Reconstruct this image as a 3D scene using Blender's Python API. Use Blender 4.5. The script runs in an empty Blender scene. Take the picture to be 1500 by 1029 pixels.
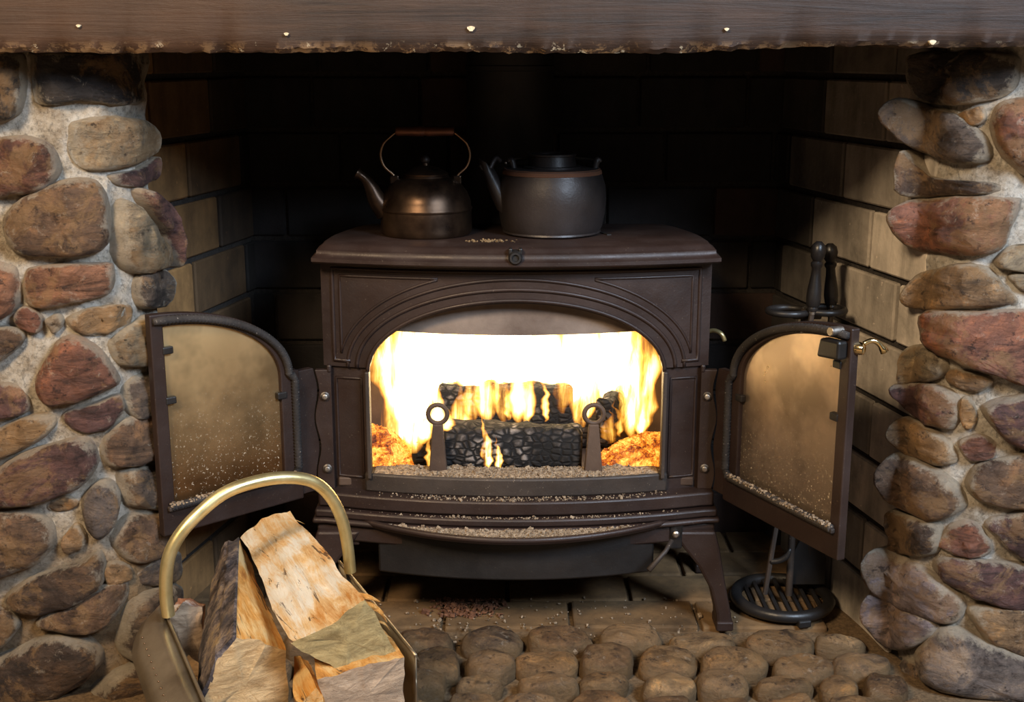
import bpy, bmesh, math, random
from mathutils import Vector, Matrix, noise

# ------------------------------------------------------------------ camera, world, lights, exposure
SC = bpy.context.scene
COL = SC.collection
W_PX, H_PX, F_PX = 1500.0, 1029.0, 1800.0
CAM_H, PITCH = 0.98, math.atan(430.0 / 1800.0)
cd = bpy.data.cameras.new('camera')
cam = bpy.data.objects.new('camera', cd)
COL.objects.link(cam)
cam.location = (0, 0, CAM_H)
cam.rotation_euler = (math.pi / 2 - PITCH, 0, 0)
cd.sensor_fit = 'HORIZONTAL'
cd.sensor_width = 36.0
cd.lens = 36.0 * F_PX / W_PX
cd.clip_start = 0.05
SC.camera = cam

world = bpy.data.worlds.new('world')
SC.world = world
world.use_nodes = True
world.node_tree.nodes['Background'].inputs[0].default_value = (1.0, 0.80, 0.62, 1)
world.node_tree.nodes['Background'].inputs[1].default_value = 0.065

def area_light(name, loc, target, size, energy, color):
    ld = bpy.data.lights.new(name, 'AREA')
    ld.shape = 'RECTANGLE'
    ld.size, ld.size_y = size
    ld.energy = energy
    ld.color = color
    o = bpy.data.objects.new(name, ld)
    COL.objects.link(o)
    o.location = loc
    o.rotation_euler = (Vector(target) - Vector(loc)).to_track_quat('-Z', 'Y').to_euler()
    return o

# daylight window to the right behind the camera, warm room lamp to the left
area_light('window_daylight', (1.55, -0.25, 2.15), (0.35, 1.9, 0.45), (0.8, 0.9), 132, (0.66, 0.81, 1.0))
area_light('room_lamp', (-1.0, -0.15, 2.2), (-0.75, 1.75, 0.40), (0.5, 0.5), 80, (1.0, 0.75, 0.47))

SC.view_settings.view_transform = 'Standard'
SC.view_settings.look = 'None'
SC.view_settings.gamma = 1.0
SC.view_settings.use_curve_mapping = False
SC.view_settings.exposure = 0.0
SC.cycles.transparent_max_bounces = 32

# ------------------------------------------------------------------ geometry helpers
random.seed(7)
CT, ST = math.cos(PITCH), math.sin(PITCH)
def ray(px, py):
    dx = (px - W_PX / 2) / F_PX
    dy = (H_PX / 2 - py) / F_PX
    return Vector((dx, CT + dy * ST, -ST + dy * CT))
def at_y(px, py, Y):
    d = ray(px, py)
    return Vector((0, 0, CAM_H)) + d * (Y / d.y)
def at_z(px, py, Z):
    d = ray(px, py)
    return Vector((0, 0, CAM_H)) + d * ((Z - CAM_H) / d.z)
def at_plane(px, py, p0, n):
    d = ray(px, py)
    o = Vector((0, 0, CAM_H))
    return o + d * ((Vector(p0) - o).dot(n) / d.dot(n))

WLOC = {}
def empty(name, loc, label=None, cat=None, group=None):
    o = bpy.data.objects.new(name, None)
    COL.objects.link(o)
    o.location = loc
    o.empty_display_size = 0.05
    WLOC[o] = Vector(loc)
    tag(o, label, cat, group)
    return o
def tag(o, label=None, cat=None, group=None, kind=None):
    if label: o['label'] = label
    if cat: o['category'] = cat
    if group: o['group'] = group
    if kind: o['kind'] = kind
    return o

class MB:
    """collects vertices and faces in world space"""
    def __init__(self):
        self.v, self.f, self.m = [], [], []
    def add(self, vs, fs, mi=0):
        b = len(self.v)
        self.v += [Vector(p) for p in vs]
        self.f += [tuple(b + i for i in f) for f in fs]
        self.m += [mi] * len(fs)
    def box(self, c, s, rot=None, mi=0):
        hx, hy, hz = s[0] / 2, s[1] / 2, s[2] / 2
        vs = [Vector((x, y, z)) for x in (-hx, hx) for y in (-hy, hy) for z in (-hz, hz)]
        if rot is not None: vs = [rot @ p for p in vs]
        vs = [p + Vector(c) for p in vs]
        self.add(vs, [(0,1,3,2),(4,6,7,5),(0,4,5,1),(2,3,7,6),(0,2,6,4),(1,5,7,3)], mi)
    def loft(self, rings, cap0=True, cap1=True, closed=True, mi=0, cap_mi=None):
        n = len(rings[0]); vs = [p for r in rings for p in r]; fs = []
        for i in range(len(rings) - 1):
            for j in range(n if closed else n - 1):
                k = (j + 1) % n
                fs.append((i*n+j, i*n+k, (i+1)*n+k, (i+1)*n+j))
        b = len(self.v)
        self.add(vs, fs, mi)
        cm = mi if cap_mi is None else cap_mi
        if cap0: self.f.append(tuple(b + j for j in reversed(range(n)))); self.m.append(cm)
        if cap1: self.f.append(tuple(b + (len(rings)-1)*n + j for j in range(n))); self.m.append(cm)
    def tube(self, path, r, n=8, closed=False, flat=1.0):
        path = [Vector(p) for p in path]; m = len(path)
        rs = r if isinstance(r, (list, tuple)) else [r] * m
        rings = []; up = None
        for i, p in enumerate(path):
            if closed: t = path[(i+1) % m] - path[i-1]
            else: t = path[min(i+1, m-1)] - path[max(i-1, 0)]
            t.normalize()
            if up is None:
                up = Vector((0,0,1)) if abs(t.z) < 0.9 else Vector((0,1,0))
            a = up - t * up.dot(t)
            if a.length < 1e-5: a = Vector((1,0,0)) - t * t.x
            a.normalize(); b = t.cross(a); up = a
            rings.append([p + (a*math.cos(q)*flat + b*math.sin(q)) * rs[i] for q in (2*math.pi*k/n for k in range(n))])
        if closed:
            rings.append(rings[0]); self.loft(rings, False, False)
        else: self.loft(rings)
    def lathe(self, prof, n=28, c=(0,0,0), axis=None):
        """prof: list of (r, h) along axis (default +Z)"""
        c = Vector(c); ax = Vector(axis or (0,0,1)).normalized()
        a = ax.orthogonal().normalized(); b = ax.cross(a)
        rings = [[c + ax*h + (a*math.cos(q) + b*math.sin(q))*max(r, 1e-4) for q in (2*math.pi*k/n for k in range(n))] for r, h in prof]
        self.loft(rings)
    def strip(self, xs, lo, hi, yf, th, x0=0.0):
        """solid sheet standing on a bowed front: for every x a column from lo to hi"""
        rings = []
        for x in xs:
            y = yf(x)
            rings.append([(x0+x, y, lo(x)), (x0+x, y, hi(x)), (x0+x, y+th, hi(x)), (x0+x, y+th, lo(x))])
        self.loft(rings)
    def prism(self, pts, d):
        d = Vector(d); self.loft([[Vector(p) for p in pts], [Vector(p) + d for p in pts]])
    def build(self, name, mat, parent=None, smooth=False, bevel=0.0, seg=2, color=None, origin=None, attr=None):
        me = bpy.data.meshes.new(name)
        xs = [p.x for p in self.v]; ys = [p.y for p in self.v]; zs = [p.z for p in self.v]
        c = Vector(origin) if origin is not None else Vector(((min(xs)+max(xs))/2, (min(ys)+max(ys))/2, (min(zs)+max(zs))/2))
        me.from_pydata([p - c for p in self.v], [], self.f)
        mats = mat if isinstance(mat, (list, tuple)) else [mat]
        for q in mats: me.materials.append(q)
        if len(mats) > 1: me.polygons.foreach_set('material_index', self.m)
        bm = bmesh.new(); bm.from_mesh(me)
        if not attr: bmesh.ops.recalc_face_normals(bm, faces=bm.faces)
        bm.to_mesh(me); bm.free()
        if attr:
            for an, vals in attr.items():
                a = me.attributes.new(an, 'FLOAT', 'POINT'); a.data.foreach_set('value', vals)
        if smooth:
            me.polygons.foreach_set('use_smooth', [True] * len(me.polygons))
            if smooth == 'auto' :
                me.set_sharp_from_angle(angle=math.radians(38))
        me.update()
        o = bpy.data.objects.new(name, me); COL.objects.link(o)
        WLOC[o] = c
        if parent is not None:
            o.parent = parent; o.location = c - WLOC[parent]
        else: o.location = c
        if bevel:
            mod = o.modifiers.new('bevel', 'BEVEL'); mod.width = bevel; mod.segments = seg; mod.limit_method = 'ANGLE'
            mod.angle_limit = math.radians(40)
        if color: o.color = (*color, 1)
        return o

def link_copy(src, parent, loc, color=None, scale=None, rot=None):
    o = src.copy(); COL.objects.link(o); WLOC[o] = Vector(loc)
    o.parent = parent; o.location = Vector(loc) - (WLOC[parent] if parent else Vector())
    if color: o.color = (*color, 1)
    if scale: o.scale = scale
    if rot: o.rotation_euler = rot
    return o
def frange(a, b, n): return [a + (b - a) * i / (n - 1) for i in range(n)]
def smooth_closed(pts, n):
    """Catmull-Rom resample of a closed outline"""
    m = len(pts); out = []
    for i in range(n):
        t = i * m / n; k = int(t); u = t - k
        p0, p1, p2, p3 = (Vector(pts[(k + j) % m]) for j in (-1, 0, 1, 2))
        out.append(0.5 * ((2*p1) + (p2-p0)*u + (2*p0-5*p1+4*p2-p3)*u*u + (3*p1-p0-3*p2+p3)*u**3))
    return out
def smooth_open(pts, n):
    pts = [Vector(p) for p in pts]; m = len(pts) - 1; out = []
    for i in range(n):
        t = min(i * m / (n - 1), m - 1e-6); k = int(t); u = t - k
        p1, p2 = pts[k], pts[k+1]; p0 = pts[max(k-1, 0)]; p3 = pts[min(k+2, m)]
        out.append(0.5 * ((2*p1) + (p2-p0)*u + (2*p0-5*p1+4*p2-p3)*u*u + (3*p1-p0-3*p2+p3)*u**3))
    return out

# ------------------------------------------------------------------ materials
class NT:
    def __init__(self, name):
        self.mat = bpy.data.materials.new(name); self.mat.use_nodes = True
        self.t = self.mat.node_tree; self.n = self.t.nodes; self.l = self.t.links
        self.b = self.n['Principled BSDF']; self.out = self.n['Material Output']
        tc = self.n.new('ShaderNodeTexCoord'); oi = self.n.new('ShaderNodeObjectInfo')
        self.oi = oi; self.obj = tc.outputs['Object']
        sc = self.n.new('ShaderNodeMath'); sc.operation = 'MULTIPLY'; sc.inputs[1].default_value = 37.0
        self.l.new(oi.outputs['Random'], sc.inputs[0])
        ad = self.n.new('ShaderNodeVectorMath'); ad.operation = 'ADD'
        self.l.new(self.obj, ad.inputs[0]); self.l.new(sc.outputs[0], ad.inputs[1])
        self.co = ad.outputs[0]
    def set(self, sock, val):
        s = self.b.inputs[sock]
        if hasattr(val, 'is_linked'): self.l.new(val, s)
        else: s.default_value = val
    def scaled(self, s):
        m = self.n.new('ShaderNodeMapping'); self.l.new(self.co, m.inputs[0]); m.inputs['Scale'].default_value = s
        return m.outputs[0]
    def noise(self, scale, detail=4, rough=0.55, vec=None, dist=0.0):
        q = self.n.new('ShaderNodeTexNoise'); self.l.new(vec or self.co, q.inputs['Vector'])
        q.inputs['Scale'].default_value = scale; q.inputs['Detail'].default_value = detail
        q.inputs['Roughness'].default_value = rough; q.inputs['Distortion'].default_value = dist
        return q.outputs[0]
    def vor(self, scale, feature='F1', vec=None, out='Distance'):
        q = self.n.new('ShaderNodeTexVoronoi'); q.feature = feature; self.l.new(vec or self.co, q.inputs['Vector'])
        q.inputs['Scale'].default_value = scale
        return q.outputs[out]
    def ramp(self, fac, stops, interp='LINEAR'):
        r = self.n.new('ShaderNodeValToRGB'); self.l.new(fac, r.inputs[0]); r.color_ramp.interpolation = interp
        e = r.color_ramp.elements
        while len(e) < len(stops): e.new(0.5)
        for q, (p, c) in zip(e, stops):
            q.position = p; q.color = (c, c, c, 1) if isinstance(c, (int, float)) else (*c, 1)
        return r.outputs[0]
    def mix(self, fac, a, b, mode='MIX'):
        m = self.n.new('ShaderNodeMix'); m.data_type = 'RGBA'; m.blend_type = mode
        for s, v in ((m.inputs[0], fac), (m.inputs[6], a), (m.inputs[7], b)):
            if hasattr(v, 'is_linked'): self.l.new(v, s)
            elif isinstance(v, (int, float)): s.default_value = v
            else: s.default_value = (*v, 1)
        return m.outputs[2]
    def math(self, op, a, b=0.0, clamp=False):
        m = self.n.new('ShaderNodeMath'); m.operation = op; m.use_clamp = clamp
        for s, v in ((m.inputs[0], a), (m.inputs[1], b)):
            if hasattr(v, 'is_linked'): self.l.new(v, s)
            else: s.default_value = v
        return m.outputs[0]
    def xyz(self, vec=None):
        s = self.n.new('ShaderNodeSeparateXYZ'); self.l.new(vec or self.obj, s.inputs[0]); return s.outputs
    def bump(self, h, strength=0.4, dist=0.004, prev=None):
        b = self.n.new('ShaderNodeBump'); self.l.new(h, b.inputs['Height'])
        b.inputs['Strength'].default_value = strength; b.inputs['Distance'].default_value = dist
        if prev is not None: self.l.new(prev, b.inputs['Normal'])
        self.l.new(b.outputs[0], self.b.inputs['Normal']); return b.outputs[0]

def m_stone(name='field_stone', haze=(0.52, 0.44, 0.33), h0=0.66):
    t = NT(name); c = t.oi.outputs['Color']
    at = t.n.new('ShaderNodeAttribute'); at.attribute_name = 'rim_dist'; rim = at.outputs['Fac']
    v1 = t.ramp(t.noise(13, 10, 0.74, None, 0.7), [(0.36, (0.34, 0.29, 0.27)), (0.47, (0.85, 0.82, 0.8)), (0.54, (1.1, 1.05, 1.0)), (0.64, (2.0, 1.75, 1.35))])
    base = t.mix(1.0, c, v1, 'MULTIPLY')
    strat = t.ramp(t.noise(16, 8, 0.76, t.scaled((0.5, 0.5, 3.0)), 1.2), [(0.40, 0.22), (0.48, 0.95), (0.55, 1.05), (0.63, 1.5)])
    base = t.mix(0.65, base, t.mix(1.0, base, strat, 'MULTIPLY'))
    ochre = t.ramp(t.noise(9, 9, 0.74, None, 0.5), [(0.50, 0.0), (0.56, 0.9)])
    base = t.mix(ochre, base, t.mix(0.6, base, (0.36, 0.205, 0.085)))
    pits = t.ramp(t.noise(60, 7, 0.75), [(0.36, 0.9), (0.43, 0.0)])
    base = t.mix(pits, base, t.mix(1.0, base, (0.2, 0.17, 0.16), 'MULTIPLY'))
    pale = t.ramp(t.noise(42, 8, 0.78, None, 0.6), [(0.585, 0.0), (0.63, 0.7)])
    base = t.mix(pale, base, t.mix(0.45, base, (0.62, 0.52, 0.40)))
    # mortar haze left on the stone, densest by the joint
    hz = t.math('ADD', t.math('MULTIPLY', rim, 0.34), t.noise(21, 10, 0.78))
    base = t.mix(t.ramp(hz, [(h0, 0.0), (h0 + .08, 0.55), (1.0, 0.85)]), base, haze)
    t.set('Base Color', base)
    t.set('Roughness', t.ramp(t.noise(20, 3), [(0.3, 0.5), (0.7, 0.8)]))
    n = t.bump(t.noise(17, 10, 0.75, t.scaled((0.7, 0.7, 1.8)), 0.6), 1.0, 0.020)
    t.bump(t.noise(85, 7, 0.75), 0.9, 0.006, n)
    return t.mat
def m_mortar(name, stain):
    t = NT(name)
    base = t.ramp(t.noise(15, 10, 0.74), [(0.33, (0.26, 0.195, 0.13)), (0.45, (0.55, 0.47, 0.37)), (0.62, (0.82, 0.76, 0.67))])
    grit = t.ramp(t.noise(130, 5, 0.72), [(0.36, 0.35), (0.5, 1.0)])
    base = t.mix(0.7, base, t.mix(1.0, base, grit, 'MULTIPLY'))
    # tea-brown smoke and damp stain in irregular patches towards the hearth
    z = t.xyz()[2]
    f = t.math('ADD', t.math('MULTIPLY', z, -1.1), t.math('MULTIPLY', t.noise(5, 5, 0.6), 1.2))
    base = t.mix(t.ramp(f, [(0.58, 0.0), (0.95, stain)]), base, t.mix(1.0, base, (0.42, 0.29, 0.15), 'MULTIPLY'))
    t.set('Base Color', base); t.set('Roughness', 0.95)
    n = t.bump(t.noise(30, 10, 0.78), 1.0, 0.016)
    t.bump(t.noise(170, 5, 0.72), 0.8, 0.004, n)
    return t.mat
def m_brick(name='fire_brick'):
    t = NT(name); c = t.oi.outputs['Color']
    v = t.ramp(t.noise(12, 7, 0.65), [(0.3, 0.55), (0.5, 1.0), (0.72, 1.3)])
    base = t.mix(1.0, c, v, 'MULTIPLY')
    streak = t.ramp(t.noise(10, 4, 0.6, t.scaled((2.2, 2.2, 0.45))), [(0.42, 1.0), (0.64, 0.4)])
    base = t.mix(0.55, base, t.mix(1.0, base, streak, 'MULTIPLY'))
    sp = t.ramp(t.noise(85, 3, 0.6), [(0.68, 0.0), (0.73, 0.5)])
    base = t.mix(sp, base, t.mix(1.0, c, (2.2, 2.1, 2.0), 'MULTIPLY'))
    t.set('Base Color', base); t.set('Roughness', 0.85)
    n = t.bump(t.noise(30, 6, 0.7), 0.35, 0.006)
    t.bump(t.noise(160, 4, 0.7), 0.35, 0.002, n)
    return t.mat
def m_iron(name, c1, c2, rough=(0.38, 0.6), dust=0.25, dustc=(0.32, 0.25, 0.18), bump=0.25):
    t = NT(name)
    base = t.ramp(t.noise(7, 6, 0.6), [(0.35, c1), (0.65, c2)])
    if dust:
        d = t.ramp(t.noise(260, 3, 0.7), [(0.66, 0.0), (0.72, dust)])
        base = t.mix(d, base, dustc)
    t.set('Base Color', base); t.set('Metallic', 0.15)
    t.set('Roughness', t.ramp(t.noise(18, 5), [(0.3, rough[0]), (0.7, rough[1])]))
    n = t.bump(t.noise(60, 5, 0.6), bump, 0.002)
    t.bump(t.noise(320, 3, 0.6), bump, 0.0008, n)
    return t.mat
def m_metal(name, c1, c2, rough=(0.25, 0.5), scale=14, metallic=1.0, bump=0.1):
    t = NT(name)
    t.set('Base Color', t.ramp(t.noise(scale, 6, 0.65), [(0.35, c1), (0.65, c2)]))
    t.set('Metallic', metallic)
    t.set('Roughness', t.ramp(t.noise(scale * 2, 5), [(0.3, rough[0]), (0.7, rough[1])]))
    t.bump(t.noise(120, 4), bump, 0.001)
    return t.mat
def m_beam():
    t = NT('dark_stained_oak')
    g = t.noise(6, 8, 0.7, t.scaled((0.35, 3, 7)), 1.2)
    base = t.ramp(g, [(0.36, (0.012, 0.0055, 0.0032)), (0.5, (0.027, 0.0125, 0.0068)), (0.62, (0.046, 0.022, 0.0120))])
    warm = t.ramp(t.noise(3, 4), [(0.45, 0.0), (0.65, 0.5)])
    base = t.mix(warm, base, (0.066, 0.029, 0.0125))
    # chipped, worn lower arris showing pale wood and paint
    z = t.xyz()[2]
    low = t.ramp(t.math('ADD', t.math('MULTIPLY', z, 10.0), t.noise(26, 5, 0.7)), [(0.0, 1.0), (0.09, 0.0)])
    t_low = t.n.new('ShaderNodeMapRange'); t.l.new(z, t_low.inputs[0])
    t_low.inputs[1].default_value = -0.085; t_low.inputs[2].default_value = -0.104
    t_low.inputs[3].default_value = 0.0; t_low.inputs[4].default_value = 1.0
    ch = t.ramp(t.noise(34, 6, 0.75), [(0.50, 0.0), (0.56, 1.0)])
    base = t.mix(t.math('MULTIPLY', ch, t_low.outputs[0]), base, (0.27, 0.16, 0.075))
    ch2 = t.ramp(t.noise(55, 4, 0.7), [(0.62, 0.0), (0.65, 1.0)])
    base = t.mix(t.math('MULTIPLY', ch2, t_low.outputs[0]), base, (0.62, 0.52, 0.36))
    t.set('Base Color', base); t.set('Roughness', 0.62)
    n = t.bump(t.noise(7, 9, 0.75, t.scaled((0.3, 3, 8)), 1.0), 0.35, 0.006)
    t.bump(t.noise(120, 4), 0.25, 0.0015, n)
    return t.mat
def m_split(name, axis, c=((0.55, 0.22, 0.05), (0.80, 0.42, 0.13), (0.92, 0.72, 0.48))):
    """split firewood face; axis = log direction for the grain"""
    t = NT(name)
    rot = Vector(axis).rotation_difference(Vector((1, 0, 0))).to_euler()
    m = t.n.new('ShaderNodeMapping'); t.l.new(t.obj, m.inputs[0]); m.inputs['Rotation'].default_value = rot
    m2 = t.n.new('ShaderNodeMapping'); t.l.new(m.outputs[0], m2.inputs[0]); m2.inputs['Scale'].default_value = (0.16, 1.6, 1.6)
    g = t.noise(42, 10, 0.78, m2.outputs[0], 0.8)
    big = t.noise(9, 5, 0.6)
    f = t.math('ADD', t.math('MULTIPLY', g, 0.75), t.math('MULTIPLY', big, 0.65))
    base = t.ramp(f, [(0.56, c[0]), (0.68, c[1]), (0.80, c[2])])
    cr = t.ramp(t.noise(24, 5, 0.68, m2.outputs[0], 1.6), [(0.595, 0.0), (0.625, 0.9)])
    base = t.mix(cr, base, (0.10, 0.038, 0.012))
    t.set('Base Color', base); t.set('Roughness', 0.7)
    n = t.bump(g, 0.8, 0.010)
    t.bump(t.noise(90, 6, 0.75, m2.outputs[0]), 0.7, 0.005, n)
    return t.mat
def m_endgrain(name, c1, c2):
    t = NT(name)
    g = t.noise(34, 10, 0.8, t.scaled((0.8, 0.8, 2.6)), 1.2)
    base = t.ramp(g, [(0.38, c1), (0.60, c2)])
    saw = t.ramp(t.noise(40, 3, 0.6, t.scaled((0.3, 0.3, 2.5))), [(0.3, 0.7), (0.7, 1.15)])
    t.set('Base Color', t.mix(1.0, base, saw, 'MULTIPLY')); t.set('Roughness', 0.85)
    n = t.bump(g, 0.8, 0.007); t.bump(t.noise(150, 5, 0.75), 0.7, 0.003, n)
    return t.mat
def m_bark():
    t = NT('grey_bark')
    g = t.noise(30, 8, 0.75)
    base = t.ramp(g, [(0.38, (0.022, 0.016, 0.018)), (0.47, (0.12, 0.09, 0.09)), (0.54, (0.28, 0.215, 0.19)), (0.63, (0.48, 0.34, 0.19))])
    bl = t.ramp(t.noise(9, 3), [(0.52, 0.0), (0.62, 0.8)])
    t.set('Base Color', t.mix(bl, base, (0.035, 0.026, 0.03))); t.set('Roughness', 0.85)
    n = t.bump(g, 1.0, 0.022); t.bump(t.noise(110, 6, 0.75), 0.8, 0.005, n)
    return t.mat
def m_char():
    t = NT('charred_wood')
    q = t.n.new('ShaderNodeTexVoronoi'); q.feature = 'DISTANCE_TO_EDGE'; t.l.new(t.scaled((0.75, 1.0, 1.1)), q.inputs['Vector'])
    q.inputs['Scale'].default_value = 78; q.inputs['Randomness'].default_value = 0.7; e = q.outputs[0]
    tile = t.ramp(t.noise(13, 5, 0.65), [(0.44, (0.008, 0.006, 0.005)), (0.53, (0.05, 0.04, 0.035)), (0.66, (0.32, 0.27, 0.24))])
    base = t.mix(t.ramp(e, [(0.08, 1.0), (0.22, 0.0)]), tile, (0.003, 0.002, 0.002))
    t.set('Base Color', base); t.set('Roughness', 0.85)
    t.bump(t.ramp(e, [(0.0, 0.0), (0.25, 1.0)]), 0.6, 0.004)
    return t.mat
def m_ash(name='wood_ash', c1=(0.10, 0.060, 0.032), c2=(0.42, 0.32, 0.22)):
    t = NT(name)
    t.set('Base Color', t.ramp(t.noise(140, 4, 0.7), [(0.35, c1), (0.65, c2)])); t.set('Roughness', 0.95)
    t.bump(t.noise(220, 4, 0.7), 0.8, 0.003)
    return t.mat
def m_ember():
    t = NT('glowing_embers')
    g = t.noise(34, 9, 0.82, None, 0.6); f = g
    col = t.ramp(f, [(0.36, (0.04, 0.004, 0.001)), (0.44, (0.75, 0.10, 0.004)), (0.52, (1.0, 0.30, 0.02)), (0.60, (1.0, 0.62, 0.11))])
    st = t.ramp(f, [(0.34, 0.0), (0.45, 0.35), (0.52, 0.8), (0.60, 1.0)])
    t.set('Base Color', (0.05, 0.03, 0.02, 1)); t.set('Roughness', 0.95)
    t.set('Emission Color', col); t.set('Emission Strength', t.math('MULTIPLY', st, 1.7))
    t.bump(g, 0.9, 0.008)
    return t.mat
def m_flame():
    """flames only add light: emission over a fully transparent body"""
    t = NT('flame'); n, l = t.n, t.l
    a = n.new('ShaderNodeAttribute'); a.attribute_name = 'fire_core'
    heat = a.outputs['Fac']
    st = t.noise(15, 5, 0.65, t.scaled((2.6, 1.0, 0.35)), 0.5)
    h = t.math('MULTIPLY', heat, t.ramp(st, [(0.34, 0.12), (0.60, 1.0)]))
    h = t.math('MULTIPLY', h, 1.0, True)
    col = t.ramp(h, [(0.0, (1.0, 0.20, 0.01)), (0.25, (1.0, 0.36, 0.03)), (0.55, (1.0, 0.58, 0.11)), (0.85, (1.0, 0.80, 0.42)), (1.0, (1.0, 0.88, 0.66))])
    em = n.new('ShaderNodeEmission'); l.new(col, em.inputs[0])
    l.new(t.math('MULTIPLY', t.math('POWER', h, 1.6), 2.3), em.inputs[1])
    tr = n.new('ShaderNodeBsdfTransparent'); mx = n.new('ShaderNodeAddShader')
    l.new(tr.outputs[0], mx.inputs[0]); l.new(em.outputs[0], mx.inputs[1]); l.new(mx.outputs[0], t.out.inputs[0])
    n.remove(t.b)
    return t.mat
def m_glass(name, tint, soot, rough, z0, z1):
    """heat-reflecting sooted pane: reflection painted as bright top fading to brown, ash specks below"""
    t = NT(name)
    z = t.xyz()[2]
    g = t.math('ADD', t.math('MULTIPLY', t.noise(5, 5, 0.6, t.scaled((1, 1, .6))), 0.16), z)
    base = t.ramp(t.math('ADD', t.math('MULTIPLY', g, 3.2), 0.12), [(0.0, soot), (0.45, tuple((p + q) / 2 for p, q in zip(soot, tint))), (0.9, tint)])  # height ramp puts a reflection into the colour, brightest at the top
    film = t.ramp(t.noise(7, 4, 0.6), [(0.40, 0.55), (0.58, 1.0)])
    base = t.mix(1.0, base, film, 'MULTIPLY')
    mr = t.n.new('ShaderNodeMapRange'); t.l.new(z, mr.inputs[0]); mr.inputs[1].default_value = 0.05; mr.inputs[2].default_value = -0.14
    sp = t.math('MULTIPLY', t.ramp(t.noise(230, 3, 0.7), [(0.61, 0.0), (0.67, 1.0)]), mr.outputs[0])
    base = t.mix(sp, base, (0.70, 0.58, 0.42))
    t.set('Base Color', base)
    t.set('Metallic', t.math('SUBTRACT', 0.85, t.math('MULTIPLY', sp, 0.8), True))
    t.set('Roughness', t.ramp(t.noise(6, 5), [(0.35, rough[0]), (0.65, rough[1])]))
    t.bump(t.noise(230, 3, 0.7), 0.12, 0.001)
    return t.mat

STONE = m_stone(); COBBLE = m_stone('hearth_cobble', (0.22, 0.135, 0.060), 0.64); MORTAR_L = m_mortar('lime_mortar_stained', 0.9); MORTAR_R = m_mortar('lime_mortar', 0.25); BRICK = m_brick(); BEAM = m_beam()
IRON = m_iron('brown_enamelled_cast_iron', (0.0220, 0.0118, 0.0094), (0.0370, 0.0208, 0.0162))
IRON_DUSTY = m_iron('dusty_cast_iron', (0.024, 0.017, 0.014), (0.060, 0.043, 0.033), (0.5, 0.7), 0.7)
IRON_IN = m_iron('scaled_firebox_iron', (0.05, 0.028, 0.018), (0.12, 0.075, 0.05), (0.6, 0.8), 0.3)
IRON_FIRELIT = m_iron('firelit_iron', (0.11, 0.075, 0.058), (0.26, 0.20, 0.16), (0.6, 0.8), 0.3)  # baffle iron, lightened to stand for firelight falling on it
IRON_BLACK = m_iron('black_iron', (0.010, 0.009, 0.009), (0.022, 0.019, 0.018), (0.35, 0.55), 0.08)
PIPE = m_iron('matte_black_stovepipe', (0.014, 0.013, 0.014), (0.026, 0.023, 0.024), (0.5, 0.65), 0.02)
ROPE = m_iron('black_rope_gasket', (0.022, 0.018, 0.017), (0.060, 0.050, 0.045), (0.7, 0.9), 0.9, (0.45, 0.38, 0.32), 0.9)
GLASS_L = m_glass('gold_reflection_sooted_glass', (1.0, 0.71, 0.36), (0.24, 0.115, 0.042), (0.36, 0.48), 0, 0); GLASS_R = m_glass('tan_sooted_door_glass', (0.62, 0.49, 0.38), (0.50, 0.38, 0.28), (0.26, 0.40), 0, 0)
STEEL = m_metal('dull_bolt_steel', (0.35, 0.31, 0.27), (0.55, 0.50, 0.45), (0.35, 0.5), 60)
BRASS = m_metal('aged_brass', (0.60, 0.47, 0.20), (0.86, 0.72, 0.38), (0.26, 0.42), 11, 0.88)
BRASS_POL = m_metal('polished_brass', (0.95, 0.70, 0.32), (1.0, 0.84, 0.50), (0.08, 0.2), 9)
TROUGH = m_metal('tarnished_copper_sheet', (0.17, 0.125, 0.080), (0.34, 0.27, 0.185), (0.30, 0.45), 9, 0.8)
COPPER = m_metal('blackened_copper', (0.030, 0.019, 0.014), (0.095, 0.056, 0.033), (0.26, 0.45), 12, 0.85)
WIRE = m_metal('bronze_wire', (0.22, 0.14, 0.09), (0.36, 0.23, 0.14), (0.3, 0.5), 20)
KIRON = m_iron('grey_kettle_iron', (0.015, 0.012, 0.0115), (0.035, 0.026, 0.024), (0.38, 0.55), 0.1)
RUST = m_iron('rust_ring', (0.085, 0.032, 0.014), (0.13, 0.055, 0.025), (0.7, 0.9), 0.2)
GRIP = m_metal('turned_copper_grip', (0.10, 0.042, 0.028), (0.19, 0.08, 0.05), (0.35, 0.5), 16, 0.6)
TURNED = m_iron('ebonised_turned_wood', (0.010, 0.009, 0.010), (0.022, 0.019, 0.018), (0.28, 0.42), 0.05)
CHAR = m_char(); ASH = m_ash(); EMBER = m_ember(); FLAME = m_flame()
CHIPS = m_ash('bark_chips', (0.07, 0.025, 0.012), (0.22, 0.10, 0.05))

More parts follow.
